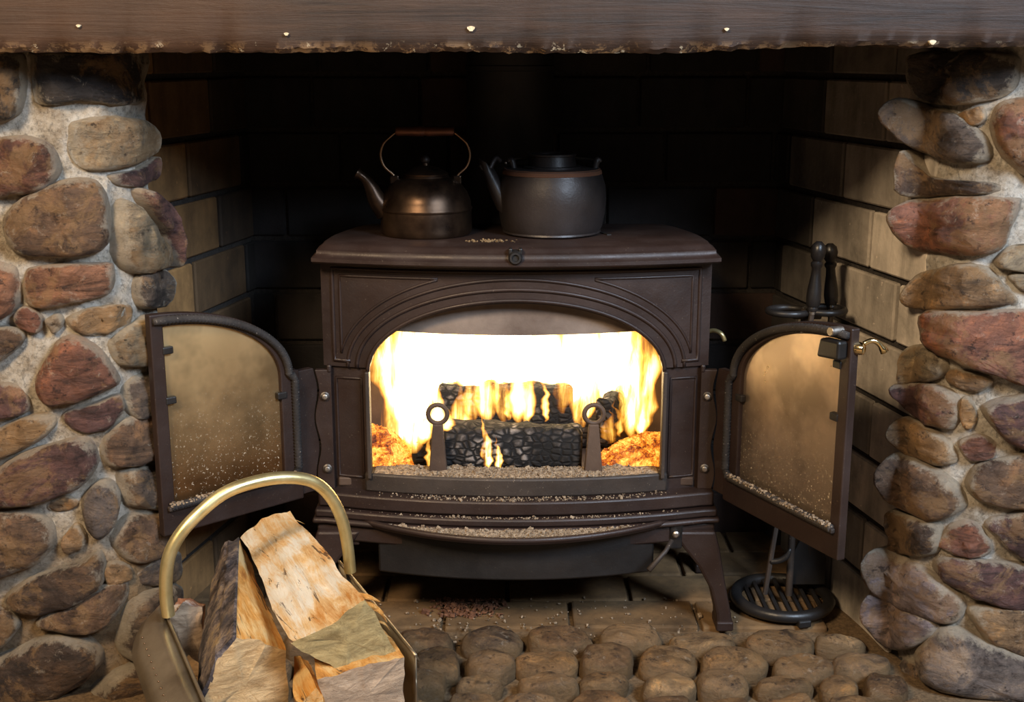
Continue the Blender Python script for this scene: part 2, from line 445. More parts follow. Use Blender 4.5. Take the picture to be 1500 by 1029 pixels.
# ------------------------------------------------------------------ stone piers
PAL = dict(red=(.25,.105,.065), terr=(.36,.17,.095), purple=(.14,.068,.060), ochre=(.33,.205,.105), khaki=(.33,.26,.17),
           grey=(.19,.15,.13), dark=(.030,.026,.028), brown=(.18,.105,.062), mauve=(.24,.185,.185), pale=(.42,.33,.23),
           dkbrown=(.095,.058,.038), greybrown=(.15,.11,.085), soot=(.06,.048,.042))
BACK_Y = 2.47
LP = [(-1.25, 1.80), (-.65, 1.80), (-.60, 1.822), (-.572, 1.87), (-.564, 1.93)]
RP = [(1.25, 1.80), (.72, 1.80), (.682, 1.822), (.657, 1.865), (.652, 1.905)]
def profile_hit(px, py, prof):
    d = ray(px, py); best = None
    for (x0, y0), (x1, y1) in zip(prof, prof[1:]):
        # t*d.x = x0+s*(x1-x0); t*d.y = y0+s*(y1-y0)
        ax, ay = x1 - x0, y1 - y0
        det = d.x * -ay + ax * d.y
        if abs(det) < 1e-9: continue
        t = (x0 * -ay + ax * y0) / det
        s = (d.x * y0 - d.y * x0) / det
        if t > 0 and -1e-6 <= s <= 1 + 1e-6 and (best is None or t < best[0]):
            n = Vector((ay, -ax, 0)).normalized()
            if n.y > 0: n = -n
            best = (t, n)
    if best is None:
        t = (prof[-1][1] + .01) / d.y
        sx = 1 if prof[0][0] < 0 else -1
        return Vector((0, 0, CAM_H)) + d * t, Vector((sx * .75, -.65, 0)).normalized()
    return Vector((0, 0, CAM_H)) + d * best[0], best[1]

def stone_mesh(outline, base_fn, n, bulge, sink, color, parent, name, seed, N=30, rough=0.009):
    """outline: closed list of 2-D pixels or points; base_fn maps an interpolated one to the bedding surface"""
    outline = smooth_closed([Vector((*p, 0)) if len(p) == 2 else Vector(p) for p in outline], N)
    c = sum(outline, Vector()) / N
    outline = [c + (p - c) * 1.035 for p in outline]
    rr = random.Random(seed)
    px, py = rr.uniform(-.22, .22), rr.uniform(-.22, .22)      # each stone lies a little tilted
    ext = max((p - c).length for p in outline)
    rings, rim = [], []
    for r, h, sk, g in ((.86, 0, 1, 1), (.99, 0, .35, 1), (1.0, .16, 0, 1), (.975, .44, 0, .85), (.92, .68, 0, .6), (.82, .85, 0, .35), (.66, .94, 0, .15), (.46, .985, 0, 0), (.25, 1.0, 0, 0), (.07, 1.0, 0, 0)):
        ring = []
        for p in outline:
            q = c + (p - c) * r; d = (q - c) / ext
            ring.append(base_fn(q) + n * (bulge * h * (1 + px * d.x + py * d.y) - sink * sk)); rim.append(g)
        rings.append(ring)
    off = Vector((seed * 3.17, seed * 1.3, 0))
    cc = base_fn(c); mb = MB(); out = []
    for k, ring in enumerate(rings):
        row = []
        for p in ring:
            # ridged noise gives flat facets with worn arrises instead of a smooth pillow
            f = noise.noise(p * 10 + off) * rough * 1.2 - abs(noise.noise(p * 19 + off)) * rough * .9 + noise.noise(p * 46 + off) * rough * .45 + noise.noise(p * 110 + off) * rough * .18
            side = (p - cc) - n * (p - cc).dot(n)
            if side.length > 1e-6: side.normalize()
            row.append(p + n * f * (1 if k > 2 else 0) + side * f * .5)
        out.append(row)
    mb.loft(out)
    ob = mb.build(name, STONE, parent, smooth=True, color=color)
    at = ob.data.attributes.new('rim_dist', 'FLOAT', 'POINT'); at.data.foreach_set('value', rim)
    return ob

def pier(name, prof, stones, label, MORTAR):
    # mortar core: displaced front skin following the profile, closed towards the back
    pts = []
    for (x0, y0), (x1, y1) in zip(prof, prof[1:]):
        L = math.hypot(x1 - x0, y1 - y0); k = max(1, int(L / .011))
        for i in range(k): pts.append((x0 + (x1 - x0) * i / k, y0 + (y1 - y0) * i / k, Vector((y1 - y0, -(x1 - x0), 0)).normalized()))
    pts.append((*prof[-1], pts[-1][2]))
    zs = frange(-.12, 1.08, 110)
    sgn = 1 if prof[0][0] < 0 else -1
    rows = []
    for z in zs:
        row = []
        for x, y, n in pts:
            if n.y > 0.05 or (abs(n.y) <= .05 and n.x * sgn < 0): n = -n
            p = Vector((x, y, z))
            q = noise.noise(p * 11) * .011 + noise.noise(p * 34) * .006 + noise.noise(p * 90) * .0025 - .002
            row.append(p + n * q)
        row.append(Vector((prof[-1][0] - sgn * .09, prof[-1][1] + .02, z))); row.append(Vector((prof[0][0], prof[-1][1] + .02, z)))
        rows.append(row)
    mb = MB(); mb.loft(rows)
    root = mb.build(name, MORTAR, smooth='auto')
    tag(root, label, kind='structure')
    for i, (colname, pts2) in enumerate(stones):
        hits = [profile_hit(px, py, prof) for px, py in pts2]
        o3 = [h[0] for h in hits]
        n = sum((h[1] for h in hits), Vector()).normalized()
        w = max((a - b).length for a in o3 for b in o3)
        hh = min(max(p.z for p in o3) - min(p.z for p in o3), w)
        bulge = min(.042, max(.012, .34 * hh))
        col = PAL[colname]; j = 0.88 + 0.24 * random.random()
        stone_mesh(pts2, lambda q: profile_hit(q.x, q.y, prof)[0], n, bulge, .05, tuple(v * j for v in col), root, 'stone', i + len(name) * 5)
    return root

LEFT = [
 ('dark', [(45,88),(60,76),(205,76),(208,120),(200,153),(120,151),(60,156),(45,130)]),
 ('soot', [(-30,80),(28,78),(36,110),(30,165),(0,182),(-30,185)]),
 ('khaki', [(96,200),(106,176),(165,169),(212,178),(230,205),(222,226),(180,245),(130,250),(104,236)]),
 ('red', [(-40,205),(0,200),(40,197),(72,210),(86,245),(70,270),(30,284),(-40,292)]),
 ('purple', [(160,256),(200,246),(233,230),(231,255),(215,268),(175,272)]),
 ('brown', [(8,320),(40,287),(95,264),(140,266),(161,300),(160,352),(120,372),(60,376),(20,365)]),
 ('khaki', [(166,302),(182,296),(222,348),(232,386),(208,400),(176,394),(162,350)]),
 ('purple', [(190,277),(213,281),(240,310),(252,350),(252,386),(240,384),(225,340),(202,305)]),
 ('terr', [(-30,388),(18,388),(32,410),(28,450),(0,470),(-30,478)]),
 ('terr', [(38,400),(58,390),(150,384),(167,398),(160,428),(110,444),(56,450),(37,435)]),
 ('greybrown', [(200,404),(236,394),(252,408),(249,440),(224,453),(198,442)]),
 ('red', [(20,462),(40,450),(62,464),(57,486),(30,482)]),
 ('pale', [(64,468),(84,460),(92,476),(78,490)]),
 ('ochre', [(99,468),(130,450),(178,442),(194,455),(184,480),(142,493),(110,486)]),
 ('khaki', [(160,505),(185,478),(222,463),(226,518),(196,535),(168,531)]),
 ('brown', [(-30,484),(10,478),(36,488),(32,508),(8,524),(-30,534)]),
 ('red', [(54,556),(66,528),(84,500),(112,492),(146,512),(172,545),(176,562),(132,580),(82,592),(62,580)]),
 ('purple', [(-30,566),(8,560),(34,568),(46,588),(38,604),(0,613),(-30,616)]),
 ('purple', [(92,610),(104,598),(140,590),(174,578),(180,598),(152,627),(112,631)]),
 ('greybrown', [(180,566),(208,546),(226,560),(224,600),(195,612),(180,592)]),
 ('ochre', [(-30,648),(24,614),(72,606),(81,622),(50,650),(-10,674)]),
 ('purple', [(-30,712),(30,668),(108,640),(138,648),(144,676),(120,710),(60,731),(-30,736)]),
 ('brown', [(144,648),(172,618),(228,602),(232,664),(178,682),(152,674)]),
 ('greybrown', [(172,700),(182,686),(232,682),(244,700),(242,740),(192,743),(178,726)]),
 ('grey', [(118,738),(128,714),(150,700),(168,706),(176,732),(168,764),(146,782),(128,768)]),
 ('ochre', [(70,740),(92,724),(116,734),(108,748),(80,750)]),
 ('brown', [(-30,760),(22,744),(66,754),(81,786),(58,820),(14,838),(-30,846)]),
 ('ochre', [(94,788),(112,768),(126,784),(120,804),(100,808)]),
 ('brown', [(160,792),(170,764),(198,750),(246,752),(246,800),(206,822),(178,816)]),
 ('greybrown', [(192,846),(206,828),(252,804),(254,846),(210,860)]),
 ('dkbrown', [(14,868),(58,838),(120,818),(150,806),(153,848),(120,876),(66,898),(26,892)]),
 ('brown', [(58,906),(108,878),(178,846),(191,862),(170,900),(126,919),(84,917)]),
 ('dkbrown', [(-30,884),(6,880),(32,904),(24,926),(0,946),(-30,950)]),
 ('dkbrown', [(-30,985),(34,944),(96,926),(138,942),(146,972),(102,1010),(44,1032),(-30,1050)]),
 ('greybrown', [(170,934),(184,890),(216,866),(254,856),(256,905),(226,958),(186,962)]),
 ('dkbrown', [(122,1030),(158,990),(208,968),(254,980),(280,1045),(200,1075),(130,1070)]),
 ('ochre', [(154,838),(164,824),(190,830),(190,846),(162,858)]),
 ('brown', [(-30,1075),(40,1050),(100,1040),(115,1075),(60,1110),(-30,1115)]),
]
RIGHT = [
 ('soot', [(1330,100),(1344,78),(1478,78),(1492,108),(1476,140),(1430,149),(1360,151),(1336,132)]),
 ('greybrown', [(1297,166),(1316,146),(1345,150),(1402,166),(1442,196),(1450,232),(1402,240),(1342,216),(1306,190)]),
 ('ochre', [(1404,168),(1438,155),(1444,174),(1426,183)]),
 ('red', [(1450,180),(1465,150),(1510,142),(1540,160),(1540,262),(1498,258),(1460,222)]),
 ('dkbrown', [(1318,240),(1328,222),(1346,242),(1382,262),(1460,268),(1466,282),(1390,287),(1320,284)]),
 ('red', [(1307,322),(1322,301),(1356,291),(1478,289),(1494,300),(1480,344),(1452,371),(1362,371),(1324,351)]),
 ('ochre', [(1321,438),(1344,406),(1382,390),(1438,390),(1474,418),(1492,441),(1464,450),(1352,452)]),
 ('khaki', [(1464,374),(1490,356),(1530,362),(1530,396),(1466,392)]),
 ('khaki', [(1480,402),(1530,398),(1530,430),(1490,420)]),
 ('red', [(1355,490),(1363,457),(1420,454),(1540,464),(1540,560),(1460,545),(1392,526),(1362,505)]),
 ('khaki', [(1317,545),(1321,516),(1350,504),(1380,518),(1384,546),(1356,561),(1324,562)]),
 ('ochre', [(1382,547),(1400,540),(1452,556),(1440,573),(1414,576),(1390,562)]),
 ('purple', [(1307,570),(1330,560),(1376,565),(1407,586),(1406,620),(1390,629),(1346,612),(1320,592)]),
 ('ochre', [(1409,588),(1420,582),(1434,608),(1426,626),(1411,622)]),
 ('purple', [(1440,598),(1470,584),(1540,578),(1540,668),(1482,650),(1456,625)]),
 ('ochre', [(1301,640),(1310,620),(1336,612),(1382,640),(1404,674),(1370,681),(1326,666)]),
 ('red', [(1404,648),(1430,635),(1462,650),(1456,670),(1426,675),(1409,664)]),
 ('brown', [(1292,696),(1304,673),(1330,665),(1376,690),(1410,718),(1414,744),(1370,763),(1326,746),(1300,722)]),
 ('brown', [(1418,702),(1440,676),(1540,664),(1540,738),(1452,736),(1422,722)]),
 ('dkbrown', [(1306,794),(1311,751),(1346,757),(1378,770),(1376,806),(1340,812),(1310,808)]),
 ('red', [(1377,792),(1394,768),(1426,765),(1452,794),(1446,812),(1410,813),(1386,802)]),
 ('purple', [(1440,764),(1470,750),(1540,746),(1540,830),(1478,810),(1452,786)]),
 ('mauve', [(1268,828),(1280,808),(1300,803),(1332,815),(1382,850),(1410,880),(1406,905),(1380,909),(1332,890),(1290,866)]),
 ('purple', [(1366,828),(1400,815),(1540,838),(1540,895),(1452,881),(1402,860)]),
 ('mauve', [(1263,902),(1274,870),(1296,864),(1346,890),(1378,914),(1362,936),(1322,951),(1284,936)]),
 ('ochre', [(1418,893),(1450,885),(1540,892),(1540,966),(1462,946),(1430,921)]),
 ('grey', [(1342,956),(1354,931),(1386,914),(1442,935),(1540,975),(1540,1022),(1442,1012),(1380,1000),(1350,981)]),
 ('grey', [(1313,984),(1326,964),(1350,975),(1356,996),(1326,998)]),
 ('red', [(1358,1014),(1400,1003),(1442,1016),(1460,1050),(1360,1055)]),
]
wall_left = pier('wall_left', LP, LEFT, 'left pier of rounded field stones set in pale mortar', MORTAR_L)
wall_right = pier('wall_right', RP, RIGHT, 'right pier of rounded field stones set in pale mortar', MORTAR_R)

# ------------------------------------------------------------------ fire-brick recess
COURSE, JOINT, Z0 = .108, .011, .948
def brick_src(length, key={}):
    k = round(length, 3)
    if k not in key:
        mb = MB(); mb.box((0, 0, 0), (length, .05, COURSE - JOINT))
        o = mb.build('brick', BRICK, bevel=.003, seg=1)
        key[k] = o.data; COL.objects.unlink(o); bpy.data.objects.remove(o)
    return key[k]
def put_brick(parent, length, c, angz, color):
    o = bpy.data.objects.new('brick', brick_src(length)); COL.objects.link(o)
    mod = o.modifiers.new('bevel', 'BEVEL'); mod.width = .003; mod.segments = 1
    WLOC[o] = Vector(c); o.parent = parent; o.location = Vector(c) - WLOC[parent]
    o.rotation_euler = (0, 0, angz); o.color = (*color, 1)
def brick_wall(name, A, B, joints, blen, colfn, label, zlo=-.03, zhi=1.16):
    """A -> B runs along the wall foot; inside is to the left of A->B"""
    A, B = Vector((*A, 0)), Vector((*B, 0)); d = (B - A); L = d.length; d.normalize()
    n = Vector((-d.y, d.x, 0)); ang = math.atan2(d.y, d.x)
    mb = MB()
    mb.prism([A - n * .008 + Vector((0, 0, zlo)), B - n * .008 + Vector((0, 0, zlo)), B - n * .12 + Vector((0, 0, zlo)), A - n * .12 + Vector((0, 0, zlo))], (0, 0, zhi - zlo))
    root = mb.build(name, SOOTMORTAR); tag(root, label, kind='structure')
    r = 0; z = Z0 + 2 * COURSE
    rows = []
    while z > zlo + COURSE:
        rows.append(z); z -= COURSE
    for i, zt in enumerate(rows):
        zc = zt - COURSE / 2
        if zt - COURSE < zlo - .02: continue
        j0 = joints.get(round((Z0 - zt) / COURSE), (i % 2) * blen / 2 + .03)
        s = j0 % blen - blen
        while s < L:
            a, b = max(s, 0.0), min(s + blen, L)
            if b - a > .03:
                ln = round(b - a - JOINT * .8, 2)
                cc = A + d * ((a + b) / 2) - n * (.0245 + random.uniform(-.0015, .0015)) + Vector((0, 0, zc))
                put_brick(root, ln, cc, ang, colfn((a + b) / 2, zc, i))
            s += blen
    return root
SOOTMORTAR = m_ash('sooty_joint_mortar', (0.020, 0.016, 0.014), (0.05, 0.04, 0.033))
LB, LF = (-.52, BACK_Y), (-.635, 1.91)
RB, RF = (.531, BACK_Y), (.650, 1.895)
def wall_s(px, py, A, B):
    A3, B3 = Vector((*A, 0)), Vector((*B, 0)); d = (B3 - A3).normalized(); n = Vector((-d.y, d.x, 0))
    return (at_plane(px, py, A3, n) - A3).dot(d)
rnd = random.Random(3)
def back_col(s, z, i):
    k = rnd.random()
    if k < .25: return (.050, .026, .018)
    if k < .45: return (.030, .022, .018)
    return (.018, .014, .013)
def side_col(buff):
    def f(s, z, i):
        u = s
        # buff by the piers, darkened inward by soot and painted light falloff
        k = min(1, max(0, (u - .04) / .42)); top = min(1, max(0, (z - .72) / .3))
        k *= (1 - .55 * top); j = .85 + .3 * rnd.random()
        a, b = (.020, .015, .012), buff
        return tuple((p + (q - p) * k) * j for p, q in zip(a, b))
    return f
jr = {0: wall_s(1207, 170, RB, RF), 1: wall_s(1234, 270, RB, RF), 2: wall_s(1276, 345, RB, RF), 3: wall_s(1312, 460, RB, RF), 4: wall_s(1245, 560, RB, RF)}
jl = {0: wall_s(308, 160, LB, LF), 1: wall_s(275, 255, LB, LF), 2: wall_s(322, 330, LB, LF), 3: wall_s(286, 410, LB, LF)}
wall_right_inner = None
def mirror_wall():
    pass
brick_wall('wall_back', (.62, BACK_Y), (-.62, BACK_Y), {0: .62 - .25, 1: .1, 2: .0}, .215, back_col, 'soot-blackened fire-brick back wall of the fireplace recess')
# right wall runs back->front on the right: inside (camera side) must lie to the left of A->B, so go front->back on the right
LR = (Vector(RB) - Vector(RF)).length
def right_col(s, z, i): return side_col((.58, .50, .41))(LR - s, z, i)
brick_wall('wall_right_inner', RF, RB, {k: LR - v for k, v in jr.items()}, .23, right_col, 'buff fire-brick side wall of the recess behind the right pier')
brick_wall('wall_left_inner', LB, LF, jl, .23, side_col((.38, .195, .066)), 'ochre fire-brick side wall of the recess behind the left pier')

# unseen slab, added over the recess to block light from above
mb = MB(); mb.box((0, 2.16, 1.19), (1.5, .90, .06)); block_slab = mb.build('light_block_slab', SOOTMORTAR)
tag(block_slab, 'unseen slab added above the fireplace recess to block light', kind='structure')

# ------------------------------------------------------------------ hearth floor: fire bricks behind, cobbles in front
mb = MB()
xs, ys = frange(-1.25, 1.25, 70), frange(1.05, 2.56, 46)
top = [[Vector((x, y, -.012 + .004 * noise.noise(Vector((x * 12, y * 12, 0))))) for x in xs] for y in ys]
vs = [p for r in top for p in r]; nx = len(xs)
mb.add(vs, [(i*nx+j, i*nx+j+1, (i+1)*nx+j+1, (i+1)*nx+j) for i in range(len(ys)-1) for j in range(nx-1)])
mb.box((0, 1.805, -.075), (2.5, 1.51, .10))
HEARTHMORTAR = m_ash('ochre_hearth_mortar', (0.085, 0.050, 0.022), (0.19, 0.120, 0.060))
floor = mb.build('floor', HEARTHMORTAR, smooth='auto'); tag(floor, 'hearth bed of ochre mortar under bricks and cobbles', kind='structure')
mb = MB(); mb.box((0, 0, 0), (.221, .107, .05)); src = mb.build('brick', BRICK, bevel=.004, seg=2)
floor_mesh = src.data; COL.objects.unlink(src); bpy.data.objects.remove(src)
for r in range(4):
    y = 2.0 + .115 * r + .0575
    x = .1055 + (.1145 if r % 2 else 0) - .229 * 4 + .1145
    while x < .68:
        hw = .52 + (2.47 - y) * .17 - .01
        if abs(x) - .06 < hw:
            o = bpy.data.objects.new('brick', floor_mesh); COL.objects.link(o)
            c = Vector((x, y, -.026 + rnd.uniform(-.0015, .0015))); WLOC[o] = c
            o.parent = floor; o.location = c - WLOC[floor]
            mod = o.modifiers.new('bevel', 'BEVEL'); mod.width = .004; mod.segments = 2
            j = .85 + .3 * rnd.random(); o.color = (.155 * j, .088 * j, .036 * j, 1)
        x += .229
COB = [(583,664,924,964),(674,765,925,961),(775,866,922,961),(871,970,922,956),(980,1080,929,966),(1093,1192,927,968),(1192,1268,929,961),
 (605,676,956,1003),(681,755,956,1000),(755,851,959,998),(851,928,951,993),(933,1024,954,995),(1024,1125,961,998),(1127,1224,963,1000),(1216,1305,959,998),
 (592,654,998,1025),(664,740,996,1022),(757,846,997,1025),(846,920,989,1023),(940,1022,991,1030),(1022,1098,991,1028),(1105,1190,993,1025),(1199,1260,1000,1032),(1264,1330,993,1030),
 (560,640,1026,1060),(650,730,1020,1056),(738,820,1027,1062),(828,925,1024,1060),(932,1015,1032,1066),(1025,1100,1030,1064),(1108,1195,1027,1062),(1205,1290,1033,1068),(1298,1360,1030,1062),
 (500,575,928,962),(520,598,962,998)]
COB += [(x, x + 80, 928 + (k % 2) * 4, 964) for k, x in enumerate(range(245, 500, 85))] + [(x, x + 80, 962 + (k % 2) * 3, 1000) for k, x in enumerate(range(265, 520, 84))] + [(x, x + 76, 998, 1030) for x in range(270, 590, 81)]
COBCOL = [(.27, .155, .066), (.19, .105, .046), (.34, .215, .105), (.22, .140, .078)]
for i, (x0, x1, y0, y1) in enumerate(COB):
    cx, cy, hw, hh = (x0+x1)/2, (y0+y1)/2 + 4, (x1-x0)/2 - 1, (y1-y0)/2 - 3
    pts = []
    rr = random.Random(i)
    tilt = rr.uniform(-.12, .12)
    for k in range(9):
        a = 2 * math.pi * k / 9; e = 1 + rr.uniform(-.10, .08)
        ux, uy = math.copysign(abs(math.cos(a)) ** .8, math.cos(a)), math.copysign(abs(math.sin(a)) ** .8, math.sin(a))
        pts.append(at_z(cx + hw * e * ux, cy + hh * e * (uy + tilt * ux), -.002))
    col = COBCOL[rr.randrange(4)]; j = rr.uniform(.8, 1.1)
    st_ = stone_mesh(pts, lambda q: q, Vector((0, 0, 1)), .026, .02, tuple(v * j for v in col), floor, 'cobblestone', 200 + i, 22, .008); st_.data.materials[0] = COBBLE

# room floor in front of the hearth
mb = MB(); mb.box((0, -.55, -.06), (5.0, 3.2, .08)); rf = mb.build('floor_room', m_split('waxed_floor_boards', (1, 0, 0), ((.26, .15, .07), (.38, .24, .12), (.46, .31, .17))))
tag(rf, 'honey brown room floor in front of the hearth', kind='structure')
# ------------------------------------------------------------------ mantel beam
YB = 1.70
edge = [(-60,77),(0,77),(60,76),(150,78),(300,76),(420,78),(500,75),(600,77),(700,75),(760,78),(880,78),(1000,78),(1060,74),(1130,71),(1220,67),(1320,66),(1345,71),(1420,69),(1500,68),(1560,68)]
zs_e = [(at_y(px, py, YB).x, at_y(px, py, YB).z) for px, py in edge]
def beam_low(x):
    if x <= zs_e[0][0]: return zs_e[0][1]
    for (xa, za), (xb, zb) in zip(zs_e, zs_e[1:]):
        if xa <= x <= xb: return za + (zb - za) * (x - xa) / (xb - xa)
    return zs_e[-1][1]
mb = MB(); rings = []
for x in frange(-1.05, 1.05, 260):
    zl = beam_low(x) + .0035 * noise.noise(Vector((x * 60, 0, 3))) + .002 * noise.noise(Vector((x * 150, 1, 3)))
    d = .004 * noise.noise(Vector((x * 6, 2, 0)))
    chip = max(0, noise.noise(Vector((x * 22, 7, 1)))) * .016
    rings.append([(x, YB + .01 + chip, zl), (x, YB + .003 + chip * .4 + .002 * noise.noise(Vector((x * 70, 5, 1))), zl + .006 + chip * .5), (x, YB + d * .6, zl + .022), (x, YB + d, 1.07), (x, YB + d, 1.192), (x, YB + .20, 1.192), (x, YB + .20, zl + .004)])
mb.loft(rings)
beam = mb.build('mantel_beam', BEAM, smooth='auto')
tag(beam, 'dark stained oak mantel beam with a chipped lower edge above the stove', 'beam')
NAIL = m_ash('pale_chip', (0.55, 0.42, 0.26), (0.8, 0.68, 0.48))
for px, py, r in ((690, 42, .005), (1365, 62, .0045), (116, 38, .0028), (420, 50, .003), (1064, 43, .003)):
    c = at_y(px, py, YB); mb = MB(); k = [Vector((c.x + r * math.cos(a) * (1 + .3 * math.sin(3 * a)), YB - .004, c.z + r * .7 * math.sin(a))) for a in (q * math.pi / 5 for q in range(10))]
    mb.prism(k, (0, .012, 0)); mb.build('chip', NAIL, beam)

# ------------------------------------------------------------------ wood stove
SX, YC, BOW = .007, 2.04, .05
def bow(x, extra=0.0, b=BOW): return YC - b * max(0.0, 1 - (x / .33) ** 2) - extra
stove = empty('wood_stove', (SX, 2.15, 0), 'brown-black cast iron wood stove with both arched doors open and a fire burning inside', 'stove')
AW, AZ, AH = .2485, .46, .125
def arch(x): return AZ + AH * math.sqrt(max(0, 1 - (x / AW) ** 2)) if abs(x) < AW else .468
def arch_o(x): return .465 + .155 * math.sqrt(max(0, 1 - (x / .285) ** 2))
def sx(p): return (p[0] + SX, p[1], p[2])

# top plate with a two-step moulded lip
def top_outline(off, z):
    pts = []
    for x in frange(-.332, .332, 25): pts.append((x, bow(x, .032)))
    pts += [(.334, 2.06), (.33, 2.12), (.318, 2.18), (.303, 2.235), (.288, 2.272)]
    pts += [(x, 2.28) for x in frange(.26, -.26, 9)]
    pts += [(-.288, 2.272), (-.303, 2.235), (-.318, 2.18), (-.33, 2.12), (-.334, 2.06)]
    out = []
    for x, y in pts:
        d = Vector((x / .33, (y - 2.14) / .16)); d = d / max(1e-6, max(abs(d.x), abs(d.y)))
        out.append(Vector((SX + x + d.x * off, y + d.y * off, z)))
    return out
mb = MB(); mb.loft([top_outline(*a) for a in ((-.02, .650), (.003, .650), (.006, .653), (.006, .659), (.001, .662), (-.002, .667), (-.002, .671), (-.007, .674), (-.010, .678), (-.016, .681))])
top = mb.build('top_plate', IRON, stove, smooth='auto')
mb = MB(); mb.box((SX + .155, 2.13, .6815), (.008, .035, .003), Matrix.Rotation(.35, 3, 'Z')); mb.build('lift_slot', IRON_BLACK, top)

# firebox shell
def part(name, mat, c, s, parent=stove, bevel=.003, rot=None):
    m = MB(); m.box(c, s, rot); return m.build(name, mat, parent, bevel=bevel)
for s in (-1, 1): part('side_panel', IRON_IN, (SX + s * .318, 2.162, .43), (.014, .215, .445))
part('back_panel', IRON_IN, (SX, 2.268, .43), (.63, .014, .445))
part('hearth_plate', IRON_IN, (SX, 2.15, .2595), (.62, .232, .016))
# sloping baffle that hangs behind the arch
mb = MB(); xs = frange(-.29, .29, 25)
mb.strip(xs, lambda x: .531 - .006 * (1 - (x / .29) ** 2), lambda x: .645, lambda x: bow(x, -.028), .02, SX)
mb.build('baffle', IRON_FIRELIT, stove, smooth='auto')

# arched front: frame above the opening
xs = sorted(set(frange(-.329, .329, 41) + frange(-AW, -.15, 16) + frange(.15, AW, 16) + [-.2486, .2486]))
mb = MB(); mb.strip(xs, arch, lambda x: .651, lambda x: bow(x), .018, SX)
front = mb.build('front_frame', IRON, stove, smooth='auto', bevel=.002)
def bead(name, pts, r, off=.0, parent=front, n=40, sm=True, mat=None):
    """raised moulding following the bowed front; pts are (x, z)"""
    q = smooth_open([(x, 0, z) for x, z in pts], n) if sm else [Vector((x, 0, z)) for x, z in pts]
    path = [(SX + p.x, bow(p.x, off), p.z) for p in q]
    m = MB(); m.tube(path, r, 8); return m.build(name, mat or IRON, parent, smooth=True)
def dense(pts, step=.012):
    out = []
    for a, b in zip(pts, pts[1:]):
        k = max(1, int(math.dist(a, b) / step))
        out += [(a[0] + (b[0]-a[0]) * i / k, a[1] + (b[1]-a[1]) * i / k) for i in range(k)]
    return out + [pts[-1]]
ARCO = [(-.279 + .558 * i / 60, 0) for i in range(61)]
def arc_pts(a, zc, h, th0=0.0, n=60):
    return [(a * math.cos(t), zc + h * math.sin(t)) for t in frange(math.pi - th0, th0, n)]
bead('arch_moulding', arc_pts(.270, .468, .140), .0035, sm=False)
bead('arch_moulding', arc_pts(.286, .468, .157), .0030, sm=False)
bead('arch_rim', arc_pts(AW + .003, .462, AH + .003), .0035, .001, sm=False)
# corner panels: outer and inner bead
bead('panel_moulding', dense([(-.281, .479), (-.309, .479), (-.309, .637), (.309, .637), (.309, .479), (.281, .479)]), .0035, sm=False)
for s in (-1, 1):
    pts = [(s * .296, .492), (s * .296, .625), (s * .13, .625)]
    arcp = [(s * .300 * math.cos(t), .468 + .172 * math.sin(t)) for t in frange(1.12, .15, 18)]
    bead('panel_bead', dense(pts) + arcp, .0026, -.0005, sm=False)
    pm_x = [(x, 0) for x in (0,)]
# frame sides under the arch
for s in (-1, 1):
    xs2 = frange(.250, .3245, 8) if s > 0 else frange(-.3245, -.250, 8)
    mb = MB(); mb.strip(xs2, lambda x: .244, lambda x: .4675, lambda x: bow(x, -.006), .016, SX)
    pil = mb.build('pilaster', IRON, stove, bevel=.002)
    bead('pilaster_bead', dense([(s*.264, .270), (s*.264, .447), (s*.308, .447), (s*.308, .270), (s*.264, .270)]), .0026, -.006, pil, sm=False)
    part('opening_edge', IRON_DUSTY, (SX + s * .2525, 2.018, .368), (.007, .02, .19), pil, .002)
    part('corner_drop', IRON, (SX + s * .319, 2.034, .464), (.008, .012, .014), front)
# stepped sill mouldings, each proud of the one above
def ledge(name, hw, z0, z1, extra, th, mat=IRON, b=BOW, bev=.004):
    m = MB(); m.strip(frange(-hw, hw, 31), lambda x: z0, lambda x: z1, lambda x: bow(x, extra, b), th, SX)
    return m.build(name, mat, stove, smooth='auto', bevel=bev)
ledge('door_sill', .262, .247, .281, .004, .055, IRON_DUSTY)
ledge('sill_moulding', .343, .222, .248, .028, .09)
ledge('sill_moulding', .348, .206, .221, .040, .10)
ledge('sill_moulding', .352, .196, .206, .045, .10)
ledge('base_rail', .345, .165, .196, .036, .09)
# bowed ash lip and ash pan housing
lip_front = lambda x: 1.985 - .088 * max(0, 1 - (x / .262) ** 2)
mb = MB(); mb.strip(frange(-.2615, .2615, 31), lambda x: .196, lambda x: .204, lip_front, .075, SX)
lip = mb.build('ash_lip', IRON, stove, smooth='auto', bevel=.003)
mb = MB(); mb.tube([(SX + x, lip_front(x) + .003, .204) for x in frange(-.2615, .2615, 31)], .0055, 8); mb.build('lip_rim', IRON, lip, smooth=True)
mb = MB(); mb.strip(frange(-.238, .238, 21), lambda x: .112, lambda x: .197, lambda x: 1.985 - .04 * (1 - (x / .24) ** 2), .22, SX)
mb.build('ash_pan', IRON_BLACK, stove, smooth='auto', bevel=.004)
